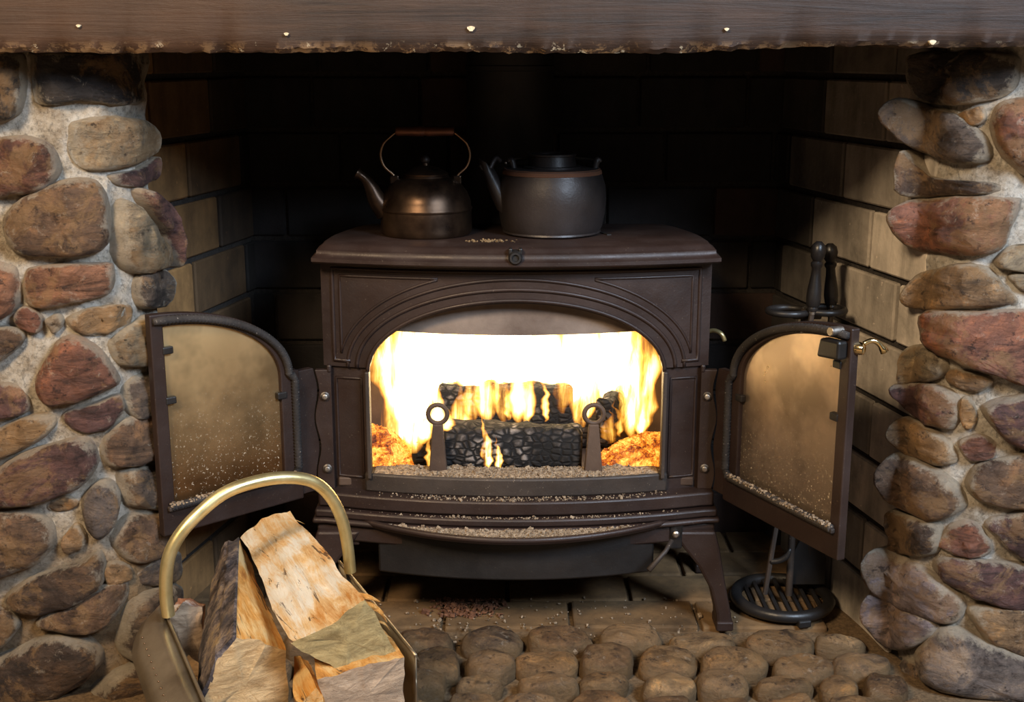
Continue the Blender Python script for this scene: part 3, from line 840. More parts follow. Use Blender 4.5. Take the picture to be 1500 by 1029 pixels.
# legs: cabriole outline traced once and used at all four corners
leg_px = [(982,776),(1047,776),(1053,800),(1061,850),(1070,897),(1072,921),(1049,921),(1048,897),(1040,862),(1022,828),(1002,803)]
leg_pts = [at_y(px, py, 1.995) for px, py in leg_px]
zmin = min(p.z for p in leg_pts)
for sxn in (-1, 1):
    for y in (1.985, 2.235):
        m = MB(); m.prism([Vector((SX + sxn * (p.x - SX), y, max(p.z - zmin, 0))) for p in leg_pts], (0, .045, 0))
        lg = m.build('leg', IRON, stove, bevel=.005)
        m = MB(); cx = SX + sxn * (at_y(1060.5, 905, 1.995).x - SX)
        m.box((cx, y + .0225, .009), (.030, .052, .018)); m.build('foot', IRON, lg, bevel=.003)
        m = MB(); cx = SX + sxn * (at_y(1015, 780, 1.995).x - SX)
        m.box((cx, y + .034, .163), (.070, .050, .012)); m.build('leg_collar', IRON, lg, bevel=.003)
# damper lever and bolt under the right end of the ash lip
mb = MB(); mb.tube([at_y(984, 792, 1.965), at_y(975, 808, 1.95), at_y(950, 836, 1.93)], [.004, .004, .005], 8); mb.build('air_lever', IRON_DUSTY, stove, smooth=True)
c = at_y(990, 783, 1.98); mb = MB(); mb.lathe([(.0, -.002), (.006, -.002), (.006, .003), (.0035, .005), (0, .005)], 12, c, (0, -1, 0)); mb.build('bolt', STEEL, stove, smooth='auto')
m = MB(); m.box((c.x + .001, c.y + .012, c.z - .004), (.022, .018, .05)); m.build('lever_bracket', IRON_BLACK, stove, bevel=.003)
# latch boss under the centre of the top plate
c = at_y(755, 378, 1.952)
mb = MB(); mb.lathe([(0, -.02), (.0115, -.02), (.0115, .002), (.009, .006), (.006, .006), (.005, .002), (0, .002)], 18, c, (0, -1, 0)); boss = mb.build('latch_boss', IRON_BLACK, stove, smooth='auto')
for s in (-1, 1):
    m = MB(); m.box((c.x + s * .008, c.y + .006, c.z + .010), (.006, .014, .010)); m.build('boss_ear', IRON_BLACK, boss, bevel=.002)
# thermostat lever on the right flank
p0 = at_y(1036, 486, 2.12); mb = MB(); mb.tube(smooth_open([(p0.x, 2.12, p0.z), (p0.x + .012, 2.11, p0.z + .004), (p0.x + .022, 2.10, p0.z), (p0.x + .028, 2.10, p0.z - .012)], 12), .004, 8); mb.build('thermostat_lever', BRASS, stove, smooth=True)
# hinge plates and bolts
for s in (-1, 1):
    xs3 = frange(.318, .346, 4) if s > 0 else frange(-.346, -.318, 4)
    prof = []
    m = MB()
    zc = frange(.248, .462, 25)
    wav = lambda z: .341 + .004 * math.sin((z - .25) * 62) 
    a = [Vector((SX + s * .316, 2.030, z)) for z in zc]; b = [Vector((SX + s * wav(z), 2.028, z)) for z in reversed(zc)]
    m.prism(a + b, (0, .012, 0)); hp = m.build('hinge_plate', IRON, stove, bevel=.001)
    for py in (583, 689):
        z = at_y(750, py, 2.02).z
        m = MB(); m.lathe([(0, -.003), (.0078, -.003), (.0078, .002), (.0055, .004), (.0045, .0065), (.002, .0075), (0, .007)], 14, (SX + s * .3275, 2.029, z), (-s * .15, -1, .05)); m.build('bolt', STEEL, hp, smooth='auto')

# ---- doors
def door(name_side, hinge, outer, z0, z1, w, label):
    d = Vector((outer[0] - hinge[0], outer[1] - hinge[1], 0)).normalized()
    nrm = Vector((-d.y, d.x, 0)) if name_side == 'L' else Vector((d.y, -d.x, 0))
    if nrm.y > 0: nrm = -nrm
    H = Vector((hinge[0], hinge[1], 0))
    D = lambda u, n, z: H + d * u + nrm * n + Vector((0, 0, z))
    def outline(i, zb, arch_z, u_h, drop):
        """i: inset at the outer side; arch from the outer top corner down to the hinge side"""
        pts = [(u, zb) for u in frange(u_h, w - i, 9)[:-1]]
        pts += [(w - i, z) for z in frange(zb, z1 - drop, 7)[:-1]]
        R = (w - i) - (u_h if i else .048)
        pts += [((w - i) - R * math.sin(t), arch_z + (z1 - drop - arch_z) * math.cos(t)) for t in frange(0, math.pi / 2, 22)]
        zl = arch_z - .004
        pts += [(u_h, z) for z in frange(zl, zb, 7)[:-1]]
        return pts
    o_out = outline(0, z0, z0 + .232, .030, 0)
    o_in = outline(.022, z0 + .050, z0 + .222, .066, .021)
    m = MB(); nO = len(o_out)
    rings = [[D(u, -.014, z) for u, z in o_out], [D(u, 0, z) for u, z in o_out], [D(u, 0, z) for u, z in o_in], [D(u, -.014, z) for u, z in o_in]]
    m.loft(rings + [rings[0]], False, False)
    dr = m.build('door', IRON, stove, bevel=.0025); tag(dr, label)
    # flat margin at the hinge side
    m = MB()
    zz = frange(z0 + .006, z0 + .225, 25); wv = lambda z: -.004 + .004 * math.sin((z - .25) * 62)
    m.prism([D(wv(z), -.004, z) for z in zz] + [D(.036, -.004, z) for z in reversed(zz)], nrm * -.014); m.build('hinge_leaf', IRON, dr, bevel=.001)
    # pane
    g = outline(.020, z0 + .047, z0 + .224, .063, .018)
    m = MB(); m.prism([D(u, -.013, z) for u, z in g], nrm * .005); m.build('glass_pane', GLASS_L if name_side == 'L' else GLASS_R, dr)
    # bright lip of the pane retainer on the outer side
    m = MB(); m.tube([D(w - .0235, -.009, z) for z in frange(z0 + .05, z1 - .024, 5)], .0022, 6); m.build('retainer', BRASS, dr, smooth=True)
    # rope gasket: twisted rope along the outer arch and down the hinge side
    path = [(w - .004, z1 - .010)] + [((w - .010) - (w - .062) * math.sin(t), z0 + .226 + (z1 - .010 - z0 - .226) * math.cos(t)) for t in frange(.06, math.pi / 2, 110)]
    path += [(.047, z0 + .222), (.042, z0 + .216)] + [(.041, z) for z in frange(z0 + .21, z0 + .058, 56)]
    path += [(u, z0 + .0485) for u in frange(.05, w - .012, 96)]
    m = MB(); pth = [D(u, .004, z) for u, z in path]
    m.tube(pth, [.0056 + .0018 * (i % 2) for i in range(len(pth))], 8); m.build('rope_gasket', ROPE, dr, smooth=True)
    # ledge of the pane frame, dusted with ash
    m = MB(); m.prism([D(u, .0, z) for u, z in ((.05, z0 + .042), (w - .008, z0 + .042), (w - .008, z0 + .050), (.05, z0 + .050))], nrm * .008); m.build('pane_ledge', IRON_DUSTY, dr, bevel=.002)
    rr = random.Random(5 if name_side == 'L' else 6); m = MB()
    for k in range(420):
        u = rr.uniform(.05, w - .012); sz = .0024 * rr.uniform(.3, 1.3)
        m.box(D(u, .004 + rr.uniform(0, .006), z0 + .0515 + .005 * rr.random() ** 3), (sz * 1.4, sz, sz), Matrix.Rotation(rr.uniform(0, 6), 3, 'X'))
    tag(m.build('ledge_ash', ASH, dr), 'ash dust on the pane ledge', kind='stuff')
    # retainer clips
    for u, z in ((w - .026, z0 + .22), (w - .026, z0 + .30), (.066, z0 + .19)):
        m = MB(); m.prism([D(u - .010, .002, z - .006), D(u + .008, .002, z - .006), D(u + .008, .002, z + .006), D(u - .010, .002, z + .006)], nrm * -.010); m.build('pane_clip', IRON_BLACK, dr, bevel=.002)
    return dr, D, nrm, d
ZB = .241
lo = at_z(241, 788, ZB); ro = at_z(1226, 823, ZB)
hl, hr = Vector((SX - .343, 2.022)), Vector((SX + .341, 2.022))
wl, wr = (lo.xy - hl).length, (ro.xy - hr).length
zt_l = at_y(222, 463, lo.y).z; zt_r = at_y(1250, 482, ro.y).z
dl, DL, nl, _ = door('L', hl, lo.xy, ZB, (zt_l + zt_r) / 2, wl, 'open left door with sooted glass painted with an amber reflection')
dr_, DR, nr, dd = door('R', hr, ro.xy, ZB, (zt_l + zt_r) / 2, wr, 'open right door with sooted glass and brass latch handle')
zt = (zt_l + zt_r) / 2
# latch block and curled brass handle at the outer top corner of the right door
m = MB(); m.prism([DR(wr - .052, .002, zt - .050), DR(wr - .004, .002, zt - .046), DR(wr - .004, .002, zt - .018), DR(wr - .046, .002, zt - .020)], nr * .018); m.build('latch', IRON_BLACK, dr_, bevel=.004)
m = MB(); m.lathe([(0, 0), (.007, 0), (.007, .022), (0, .022)], 12, DR(wr - .022, .0, zt - .006), nr); m.build('latch_pin', STEEL, dr_, smooth='auto', bevel=.001)
m = MB(); hb = DR(wr - .004, -.012, zt - .030)
m.lathe([(0, 0), (.009, 0), (.010, .004), (.009, .012), (.005, .014), (0, .014)], 14, hb, dd + Vector((.5, .3, 0))); kn = m.build('door_handle', BRASS_POL, dr_, smooth='auto')
hx = [hb + Vector((.012 + .032 * t, .004, .004 + .010 * math.sin(2.6 * t) - .016 * t * t)) for t in frange(0, 1, 10)]
m = MB(); m.tube(hx, [.004] * 8 + [.0055, .0065], 10); m.build('handle_curl', BRASS_POL, kn, smooth=True)
# andirons cast with the firebox: tapered post with a ring on top
for px in (641, 870):
    c = at_y(px, 607, 2.035); zb = .268
    m = MB(); rings = []
    for t in frange(0, 1, 6):
        z = c.z - .017 - (c.z - .017 - zb) * t; hw = .0085 + .008 * t
        rings.append([(c.x - hw, c.y - .008 - .004 * t, z), (c.x + hw, c.y - .008 - .004 * t, z), (c.x + hw, c.y + .008, z), (c.x - hw, c.y + .008, z)])
    m.loft(rings); an = m.build('andiron', IRON_IN, stove, bevel=.002)
    m = MB(); m.tube([(c.x + .0165 * math.cos(a), c.y, c.z + .0165 * math.sin(a)) for a in frange(0, 2 * math.pi, 29)[:-1]], .0042, 8, closed=True); m.build('andiron_ring', IRON_IN, an, smooth=True)

# stovepipe with flared collar behind the stove
pc = (-.004, 2.379)
mb = MB(); mb.lathe([(.084, .36), (.088, .36), (.088, .70), (.086, .76), (.0825, .84), (.081, 1.159)], 36, (*pc, 0)); 
pipe = mb.build('stovepipe', PIPE, smooth='auto'); tag(pipe, 'matte black stovepipe rising behind the two kettles', 'stovepipe')
mb = MB(); mb.lathe([(.081, .955), (.0845, .957), (.0845, .965), (.081, .967)], 36, (*pc, 0)); mb.build('seam_band', PIPE, pipe, smooth='auto')
mb = MB(); mb.lathe([(.06, 0), (.06, .03)], 24, (SX, 2.2765, .52), (0, 1, 0)); mb.build('flue_collar', PIPE, pipe, smooth='auto')

# ------------------------------------------------------------------ kettles on the stove top
ZT = .6815
def kettle_copper():
    c = Vector((at_y(625, 345, 2.135).x, 2.135, ZT))
    k = empty('copper_kettle', c, 'tarnished copper kettle with wire bail handle and curved spout on the stove top', 'kettle')
    P = lambda x, y, z: c + Vector((x, y, z))
    m = MB(); m.lathe([(0, 0), (.076, 0), (.0785, .003), (.0795, .012), (.0785, .041), (.0800, .043), (.0800, .046), (.0785, .048), (.0775, .058), (.072, .072), (.062, .085), (.049, .094), (.040, .098), (.040, .101), (0, .101)], 40, c)
    body = m.build('body', COPPER, k, smooth='auto')
    m = MB(); m.lathe([(0, .100), (.0385, .100), (.0395, .104), (.034, .108), (.024, .113), (.010, .117), (.006, .118), (.0055, .122), (0, .122)], 32, c); lid = m.build('lid', COPPER, k, smooth='auto')
    m = MB(); m.lathe([(0, .120), (.004, .1205), (.0078, .1245), (.0085, .128), (.0065, .132), (.003, .1345), (0, .135)], 16, c); m.build('knob', KIRON, lid, smooth=True)
    sp = smooth_open([(-.068, -.012, .040), (-.083, -.016, .060), (-.093, -.018, .082), (-.104, -.020, .098), (-.117, -.022, .107)], 18)
    m = MB(); m.tube([P(*p) for p in sp], [.021 - .0135 * min(1, t * 1.35) + (.002 if t > .93 else 0) for t in frange(0, 1, 18)], 14); m.build('spout', COPPER, k, smooth='auto')
    for s in (-1, 1):
        pts = smooth_open([(s*.049, 0, .084), (s*.053, 0, .096), (s*.057, 0, .103), (s*.071, 0, .116), (s*.077, 0, .135), (s*.072, 0, .154), (s*.060, 0, .166), (s*.050, 0, .174)], 28)
        m = MB(); m.tube([P(*p) for p in pts], .0024, 8); hd = m.build('bail_wire', WIRE, k, smooth=True)
        m = MB(); m.box(P(s*.054, 0, .093), (.016, .008, .016)); m.build('bail_lug', COPPER, k, bevel=.003)
    m = MB(); m.lathe([(0, -.050), (.0065, -.050), (.0080, -.047), (.0080, -.030), (.0088, -.012), (.0088, -.003), (.0075, -.001), (.0075, .001), (.0088, .003), (.0088, .012), (.0080, .030), (.0080, .047), (.0065, .050), (0, .050)], 18, P(0, 0, .176), (1, 0, 0)); m.build('grip', GRIP, k, smooth='auto')
kettle_copper()
def kettle_iron():
    c = Vector((at_y(808, 345, 2.145).x, 2.145, ZT))
    k = empty('iron_kettle', c, 'squat grey cast iron kettle with a rusty shoulder on the stove top', 'kettle')
    P = lambda x, y, z: c + Vector((x, y, z))
    m = MB(); m.lathe([(0, 0), (.082, 0), (.086, .003), (.085, .006), (.088, .012), (.0925, .035), (.0945, .060), (.0930, .082), (.0875, .100), (.0845, .106), (.0845, .111), (.080, .113), (0, .113)], 44, c); m.build('body', KIRON, k, smooth='auto')
    m = MB(); m.lathe([(.060, .1125), (.083, .1125), (.0855, .109), (.0868, .1035), (.080, .103), (.060, .110)], 44, c); m.build('shoulder_ring', RUST, k, smooth='auto')
    m = MB(); m.lathe([(0, .112), (.050, .112), (.050, .116), (.042, .117), (.040, .133), (.042, .134), (.042, .137), (.036, .138), (.034, .134), (0, .134)], 36, c); lid = m.build('lid', KIRON, k, smooth='auto')
    # deep pouring spout, open at the top
    rings = []
    for t in frange(0, 1, 10):
        x = -.066 - .048 * t; z = .030 + .088 * t - .004 * math.sin(math.pi * t); wd = .034 - .018 * t; dp = .030 - .017 * t
        rings.append([P(x + dp * math.cos(a), -.008 + wd * math.sin(a), z + (.006 if t == 1 and math.cos(a) < 0 else 0) - .4 * dp * math.cos(a)) for a in frange(0, 2 * math.pi, 17)[:-1]])
    m = MB(); m.loft(rings); m.build('spout', KIRON, k, smooth='auto')
    m = MB(); m.tube([P(*p) for p in smooth_open([(-.123, -.012, .118), (-.118, -.016, .112), (-.108, -.017, .113), (-.102, -.012, .124), (-.096, -.006, .130), (-.090, 0, .124)], 18)], .0045, 8); m.build('spout_lip', KIRON, k, smooth=True)
    for s, x in ((-1, -.066), (1, .074)):
        m = MB(); m.tube([P(*p) for p in smooth_open([(x, 0, .106), (x + s*.002, 0, .120), (x + s*.006, 0, .127), (x + s*.010, 0, .122)], 10)], [.006] * 6 + [.005, .0045, .004, .003], 10); m.build('bail_ear', KIRON, k, smooth=True)
    # bail folded down on the far side of the lid
    pts = [P(.080 * math.cos(a), .070 * math.sin(a), .121 + .004 * math.sin(a)) for a in frange(0.0, math.pi, 30)]
    m = MB(); m.tube(pts, .0026, 8); m.build('bail_wire', STEEL, k, smooth=True)
kettle_iron()

# ------------------------------------------------------------------ fireplace tool set behind the right door
TB = Vector((.496, 2.09, 0))
ts = empty('tool_stand', TB, 'round black iron fireplace tool stand beside the right brick wall', 'tool stand')
m = MB(); m.tube([TB + Vector((.084 * math.cos(a), .084 * math.sin(a), .016)) for a in frange(0, 2 * math.pi, 41)[:-1]], .011, 8, closed=True); ring = m.build('base_ring', IRON_BLACK, ts, smooth=True)
for k in range(3):
    a = k * 2.094 - 1.35; m = MB(); m.box(TB + Vector((.086 * math.cos(a), .086 * math.sin(a), .007)), (.024, .024, .014), Matrix.Rotation(a, 3, 'Z')); m.build('base_foot', IRON_BLACK, ring, bevel=.003)
for k in range(7):
    x = -.06 + .02 * k; L = math.sqrt(.08 ** 2 - x * x)
    m = MB(); m.box(TB + Vector((x, 0, .017)), (.007, 2 * L, .007)); m.build('grate_bar', IRON_BLACK, ts, bevel=.001)
PX = TB + Vector((.012, .0, 0))
m = MB(); m.tube([PX + Vector((0, 0, z)) for z in (.02, .2, .4, .556)], .0065, 10); m.build('pole', IRON_DUSTY, ts, smooth='auto')
zr = .553
RING_L, RING_R = Vector((.470, 2.03, zr)), Vector((.532, 2.075, zr))
m = MB(); m.tube([Vector((.478 + .034 * math.cos(a), 2.085 + .03 * math.sin(a), zr)) for a in frange(.3, 6.0, 26)], .006, 8); m.build('hook_ring', IRON_BLACK, ts, smooth=True)
m = MB(); m.tube([Vector((.541 + .034 * math.cos(a), 2.085 + .03 * math.sin(a), zr + .002)) for a in frange(3.5, 9.1, 26)], .006, 8); m.build('hook_ring', IRON_BLACK, ts, smooth=True)
m = MB(); m.box((.51, 2.085, zr - .008), (.05, .02, .010)); m.build('hook_plate', IRON_BLACK, ts, bevel=.003)
def tool(name, label, base, top, foot, kind):
    """turned wooden handle over an iron rod; foot is the low end of the rod"""
    base, top, foot = Vector(base), Vector(top), Vector(foot)
    t = empty(name, (foot.x, foot.y, foot.z), label, 'fire tool', 'fireplace tools in the stand')
    ax = top - base; L = ax.length
    m = MB(); m.lathe([(0, 0), (.008, 0), (.0095, L*.03), (.0085, L*.06), (.0115, L*.09), (.0125, L*.20), (.0120, L*.30), (.0085, L*.52), (.0078, L*.62), (.0105, L*.66), (.0105, L*.69), (.0075, L*.72), (.0115, L*.78), (.0130, L*.87), (.0110, L*.95), (.005, L), (0, L)], 20, base, ax)
    m.build('handle', TURNED, t, smooth='auto')
    m = MB(); m.lathe([(0, -.006), (.0055, -.006), (.0065, 0), (.0055, .008), (0, .008)], 14, base, ax); m.build('ferrule', STEEL, t, smooth='auto')
    m = MB(); m.tube([foot + (base - foot) * q for q in frange(0, 1, 8)], .0048, 8); rod = m.build('rod', IRON_DUSTY, t, smooth='auto')
    if kind == 'poker':
        f = foot + (base - foot) * .12
        m = MB(); m.tube(smooth_open([f, f + Vector((.014, -.006, .004)), f + Vector((.026, -.010, .014)), f + Vector((.032, -.012, .030))], 10), [.0055] * 7 + [.0045, .0035, .002], 8); m.build('poker_hook', IRON_BLACK, rod, smooth=True)
    else:
        m = MB(); rings = []
        for q in frange(0, 1, 7):
            hw = .012 + .020 * min(1, q * 2.2); z = foot.z + .10 - .10 * q
            rings.append([(foot.x - hw, foot.y - .010 * q, z), (foot.x + hw, foot.y - .010 * q, z), (foot.x + hw * .9, foot.y + .006, z), (foot.x - hw * .9, foot.y + .006, z)])
        m.loft(rings); m.build('shovel_blade', IRON_BLACK, rod, smooth='auto', bevel=.002)
a0 = at_y(1190, 456, 2.062); a1 = at_y(1200, 354, 2.062)
tool('fire_poker', 'fire poker with turned black handle, left one behind the right stove door', a0, a1, (.458, 2.062, .035), 'poker')
b0 = at_y(1218, 452, 2.11); b1 = at_y(1216, 357, 2.11)
tool('fire_shovel', 'fire shovel with turned black handle, right one behind the right stove door', b0, b1, (.545, 2.11, .035), 'shovel')

# ------------------------------------------------------------------ brass-handled log carrier and split logs
ZR = .30
HL, HR = at_z(247, 906, ZR), at_z(514, 842, ZR)
MID = (HL + HR) / 2; PD = (HR - HL); HALF = PD.length / 2; PD.normalize()
AX = Vector((PD.y, -PD.x, 0))
TAX = Vector((.42, -.907, 0))      # the trough runs a little skew to the handle
carrier = empty('log_carrier', (MID.x, MID.y, 0), 'tarnished metal log carrier with arched brass handle holding split logs', 'log carrier')
C0 = Vector((MID.x, MID.y, 0))
def T(p, s, z): return C0 + PD * p + TAX * s + Vector((0, 0, z))
# U-shaped sheet with outward flared wings; corners of the wings are rounded
prof = []
for a in frange(math.pi, 2 * math.pi, 19): prof.append((HALF * math.cos(a), .17 + .125 * math.sin(a)))
prof = [(-HALF, .295)] + [(-HALF, .25), (-HALF, .21)] + prof[1:-1] + [(HALF, .21), (HALF, .25), (HALF, .295)]
wl_ = [(-HALF - .050, .268), (-HALF - .036, .279), (-HALF - .018, .290)]
full = wl_ + prof + [(-a, z) for a, z in reversed(wl_)]
ns = 22; S0, S1 = -.055, .25
rows = []
for i, s in enumerate(frange(S0, S1, ns)):
    # the wings are cut back towards the ends in a round curve
    e = min(s - S0, S1 - s) / .09; k = math.sqrt(max(0, 1 - max(0, 1 - e) ** 2)) if e < 1 else 1
    row = []
    for p, z in full:
        if p > HALF: p = HALF + (p - HALF) * .35
        if abs(p) > HALF: p = math.copysign(HALF + (abs(p) - HALF) * k, p); z = .295 - (.295 - z) * k
        row.append(T(p, s, z))
    rows.append(row)
m = MB()
th = .003
inner = rows; n = len(full)
m.loft(rows, False, False, closed=False)
sheet = m.build('trough', TROUGH, carrier, smooth=True)
md = sheet.modifiers.new('solid', 'SOLIDIFY'); md.thickness = .003; md.offset = 0
for s in (-1, 1):
    m = MB(); m.tube([T(s * HALF, q, .2975) for q in frange(S0, S1, 14)], .0022, 8); m.build('rolled_rim', TROUGH, carrier, smooth=True)
# rivet line on the wing
for s in (-1,):
    for q in frange(-.0, .19, 12):
        m = MB(); m.lathe([(0, 0), (.0014, 0), (.0010, .0010), (0, .0013)], 6, T(s * (HALF + .034), q, .2825), (0, 0, 1)); m.build('rivet', WIRE, sheet, smooth=True)
# feet
for s in (-1, 1):
    m = MB(); m.tube([T(s * .075, q, .0005) for q in (-.03, .21)], .011, 8); m.build('runner', BRASS, carrier, smooth='auto')
    for q in (-.02, .20):
        m = MB(); m.tube([T(s * .075, q, .014), T(s * .07, q, .075)], .007, 8); m.build('foot_post', BRASS, carrier, smooth='auto')
# arched handle traced in the vertical plane through both rims
hp = [(247,902),(243,868),(246,822),(262,786),(292,752),(330,722),(375,706),(420,700),(458,706),(484,728),(501,762),(509,800),(513,838)]
pl = [at_plane(x, y, MID, AX) for x, y in hp]
m = MB(); m.tube(smooth_open(pl, 60), .0082, 14); hd = m.build('handle', BRASS, carrier, smooth='auto')
for q in (HL, HR):
    m = MB(); m.tube(smooth_open([q + Vector((0, 0, .028)) - AX * .010, q + Vector((0, 0, .010)) - AX * .012, q + Vector((0, 0, -.012)) - AX * .004, q + Vector((0, 0, -.020)) + AX * .010], 12), .0035, 8); m.build('handle_hook', IRON_BLACK, hd, smooth=True)

def lg_axis(far, near): return (sum(near, Vector()) / len(near) - sum(far, Vector()) / len(far)).normalized()
def log(label, far, near, mats, seed, bark=None, rough=.0035, nlen=26, per=9):
    """far / near: matching end outlines as 3-D points; bark: list of outline sides that still carry bark"""
    far = [Vector(p) for p in far]; near = [Vector(p) for p in near]; k = len(far)
    off = Vector((seed * 5.1, seed * 2.3, seed))
    def ringpts(t):
        c = [a + (b - a) * t for a, b in zip(far, near)]
        return [c[i] + (c[(i + 1) % k] - c[i]) * (j / per) for i in range(k) for j in range(per)]
    axis = lg_axis(far, near); rows = []
    for t in frange(0, 1, nlen):
        rp = ringpts(t); cen = sum(rp, Vector()) / len(rp); row = []
        for p in rp:
            d = (p - cen); d -= axis * d.dot(axis); d.normalize()
            q = p - axis * (p.dot(axis) * .75)
            f = noise.noise(q * 60 + off) * rough + noise.noise(q * 22 + off) * rough * 1.4 + noise.noise(p * 130 + off) * rough * .35
            e = axis * (noise.noise(p * 90 + off) * .004) if t in (0, 1) else Vector()
            row.append(p + d * f + e)
        rows.append(row)
    root = None
    m = MB(); m.loft(rows, True, False, mi=0)
    # near end as a fan of concentric rings so that it can be rough
    last = rows[-1]; cen = sum(last, Vector()) / len(last); er = [last]
    for r in (.8, .55, .3, .08): er.append([cen + (p - cen) * r + axis * (.002 + noise.noise(p * r * 70 + off) * .003) for p in last])
    m.loft(er, False, True, mi=1)
    root = m.build('firewood_log', [mats[0], mats[1]], None, smooth='auto')
    tag(root, label, 'log', 'split logs in the carrier')
    if bark:
        for i in bark:
            m = MB(); grid = []
            for t, row in zip(frange(0, 1, nlen), rows):
                cc = sum(row, Vector()) / len(row); seg = []
                for j in range(per + 1):
                    p = row[(i * per + j) % len(row)]; d = (p - cc); d -= axis * d.dot(axis); d.normalize()
                    b = .0045 + noise.noise(p * 45 + off) * .004 + noise.noise(p * 120) * .002
                    b = max(.001, b) * (1 if 0 < j < per else .35)
                    seg.append(p + d * b)
                back = [row[(i * per + j) % len(row)] - (row[(i * per + j) % len(row)] - cc).normalized() * .002 for j in reversed(range(per + 1))]
                grid.append(seg + back)
            m.loft(grid); m.build('bark', BARK, root, smooth='auto')
    return root
BARK = m_bark()
LA = (T(0, .2, 0) - T(0, -.2, 0))
WARM = m_split('split_wood_orange', LA, ((.46, .15, .02), (.78, .36, .075), (.92, .62, .27)))
PALE = m_split('split_wood_pale', LA, ((.66, .27, .05), (.86, .56, .26), (.95, .84, .68)))
END_T = m_endgrain('sawn_end_tan', (.40, .24, .10), (.72, .50, .26))
END_G = m_endgrain('sawn_end_olive', (.22, .15, .055), (.46, .34, .15))
END_R = m_endgrain('sawn_end_grey', (.32, .21, .13), (.55, .39, .26))
Y = at_y
# left log: wide wedge, grey bark on its left flank
log('split log with grey bark flank and pale sawn end, left in the carrier',
    [Y(334,794,1.60), Y(350,792,1.60), Y(362,815,1.61), Y(350,850,1.58), Y(318,835,1.58)],
    [Y(318,972,1.26), Y(346,933,1.275), Y(421,952,1.305), Y(424,1085,1.29), Y(276,1075,1.245)],
    (WARM, END_T), 1, bark=[0, 4])
# upper right log: pale face, olive sawn end
log('pale split log with olive sawn end lying on top of the carrier load',
    [Y(354,788,1.615), Y(384,760,1.63), Y(426,748,1.65), Y(440,790,1.65), Y(395,822,1.62)],
    [Y(432,944,1.25), Y(482,915,1.265), Y(534,880,1.29), Y(586,962,1.285), Y(508,988,1.245)],
    (PALE, END_G), 2)
log('orange split log with greyish sawn end under the pale one in the carrier',
    [Y(440,842,1.60), Y(480,836,1.62), Y(512,846,1.62), Y(520,900,1.60), Y(450,900,1.58)],
    [Y(462,995,1.215), Y(525,980,1.235), Y(592,964,1.262), Y(588,1075,1.255), Y(500,1085,1.215)],
    (WARM, END_R), 3)
log('short reddish log end showing at the left rim of the carrier',
    [Y(262,878,1.53), Y(278,876,1.535), Y(300,886,1.54), Y(300,930,1.53), Y(262,930,1.52)],
    [Y(250,905,1.44), Y(268,884,1.445), Y(296,890,1.455), Y(296,975,1.45), Y(262,955,1.44)],
    (m_split('split_wood_red', LA, ((.25, .09, .04), (.42, .17, .08), (.80, .68, .58))), END_R), 4)
log('thin orange kindling stick wedged between the big logs in the carrier',
    [Y(428,960,1.36), Y(440,958,1.36), Y(452,968,1.36), Y(440,1000,1.35)],
    [Y(432,1040,1.255), Y(464,1008,1.265), Y(484,1030,1.26), Y(460,1090,1.25)],
    (WARM, PALE), 5, nlen=14)
# torn splinters on the right edge of the upper log
for i, (x, y, dx, dy, r) in enumerate(((523,872,34,10,.006), (520,880,42,18,.008), (545,888,22,24,.005), (560,930,16,8,.0022), (556,910,15,14,.0022), (420,760,26,8,.0012))):
    yy = 1.34 if i < 5 else 1.62; o = bpy.data.objects
    m = MB(); m.tube(smooth_open([Y(x - 6, y, yy), Y(x + dx * .5, y + dy * .3, yy - .005), Y(x + dx, y + dy, yy)], 8), [r, r * 1.1, r, r * .9, r * .8, r * .6, r * .4, r * .15], 6, flat=.4)
    par = [q for q in o if q.get('label', '').startswith('pale split log')][0]
    m.build('splinter', WARM, par, smooth='auto')

# ------------------------------------------------------------------ burning logs, embers, flames
def fire_log(label, p0, p1, r, seed, sq=(1.0, 1.0)):
    p0, p1 = Vector(p0), Vector(p1); ax = (p1 - p0).normalized(); up = Vector((0, 0, 1)); up = (up - ax * up.dot(ax)).normalized(); sd = ax.cross(up)
    off = Vector((seed * 3.3, seed, 1)); rows = []
    for t in [0, .012] + frange(.03, .97, 26) + [.988, 1]:
        e = .82 if t in (0, 1) else (.95 if t in (.012, .988) else 1)
        c = p0 + (p1 - p0) * t; row = []
        for a in frange(0, 2 * math.pi, 25)[:-1]:
            ca, sa = math.cos(a), math.sin(a)
            k = (abs(ca) ** 3.2 + abs(sa) ** 3.2) ** (-1 / 3.2)
            p = c + (sd * ca * sq[0] + up * sa * sq[1]) * r * k * e
            f = noise.noise(p * 30 + off) * .006 + noise.noise(p * 80 + off) * .003
            row.append(p + (p - c).normalized() * f)
        rows.append(row)
    m = MB(); m.loft(rows); o = m.build('burning_log', CHAR, None, smooth='auto')
    tag(o, label, 'log', 'logs burning in the stove'); return o
Z_H = .2675
fire_log('cracked grey-black log burning at the front of the stove between the andirons', (-.176, 2.094, .312), (.124, 2.082, .306), .0385, 1, (.85, 1.05))
fire_log('charred log burning behind the front one, flames along its top', (-.135, 2.185, .352), (.112, 2.175, .352), .040, 2, (.9, 1.15))
fire_log('short charred log end leaning at the right of the fire', (.165, 2.13, .352), (.215, 2.225, .358), .030, 3, (.62, 1.05))
fire_log('lower charred log lying on the hearth plate at the back of the fire', (-.20, 2.215, .298), (.19, 2.205, .298), .028, 4)

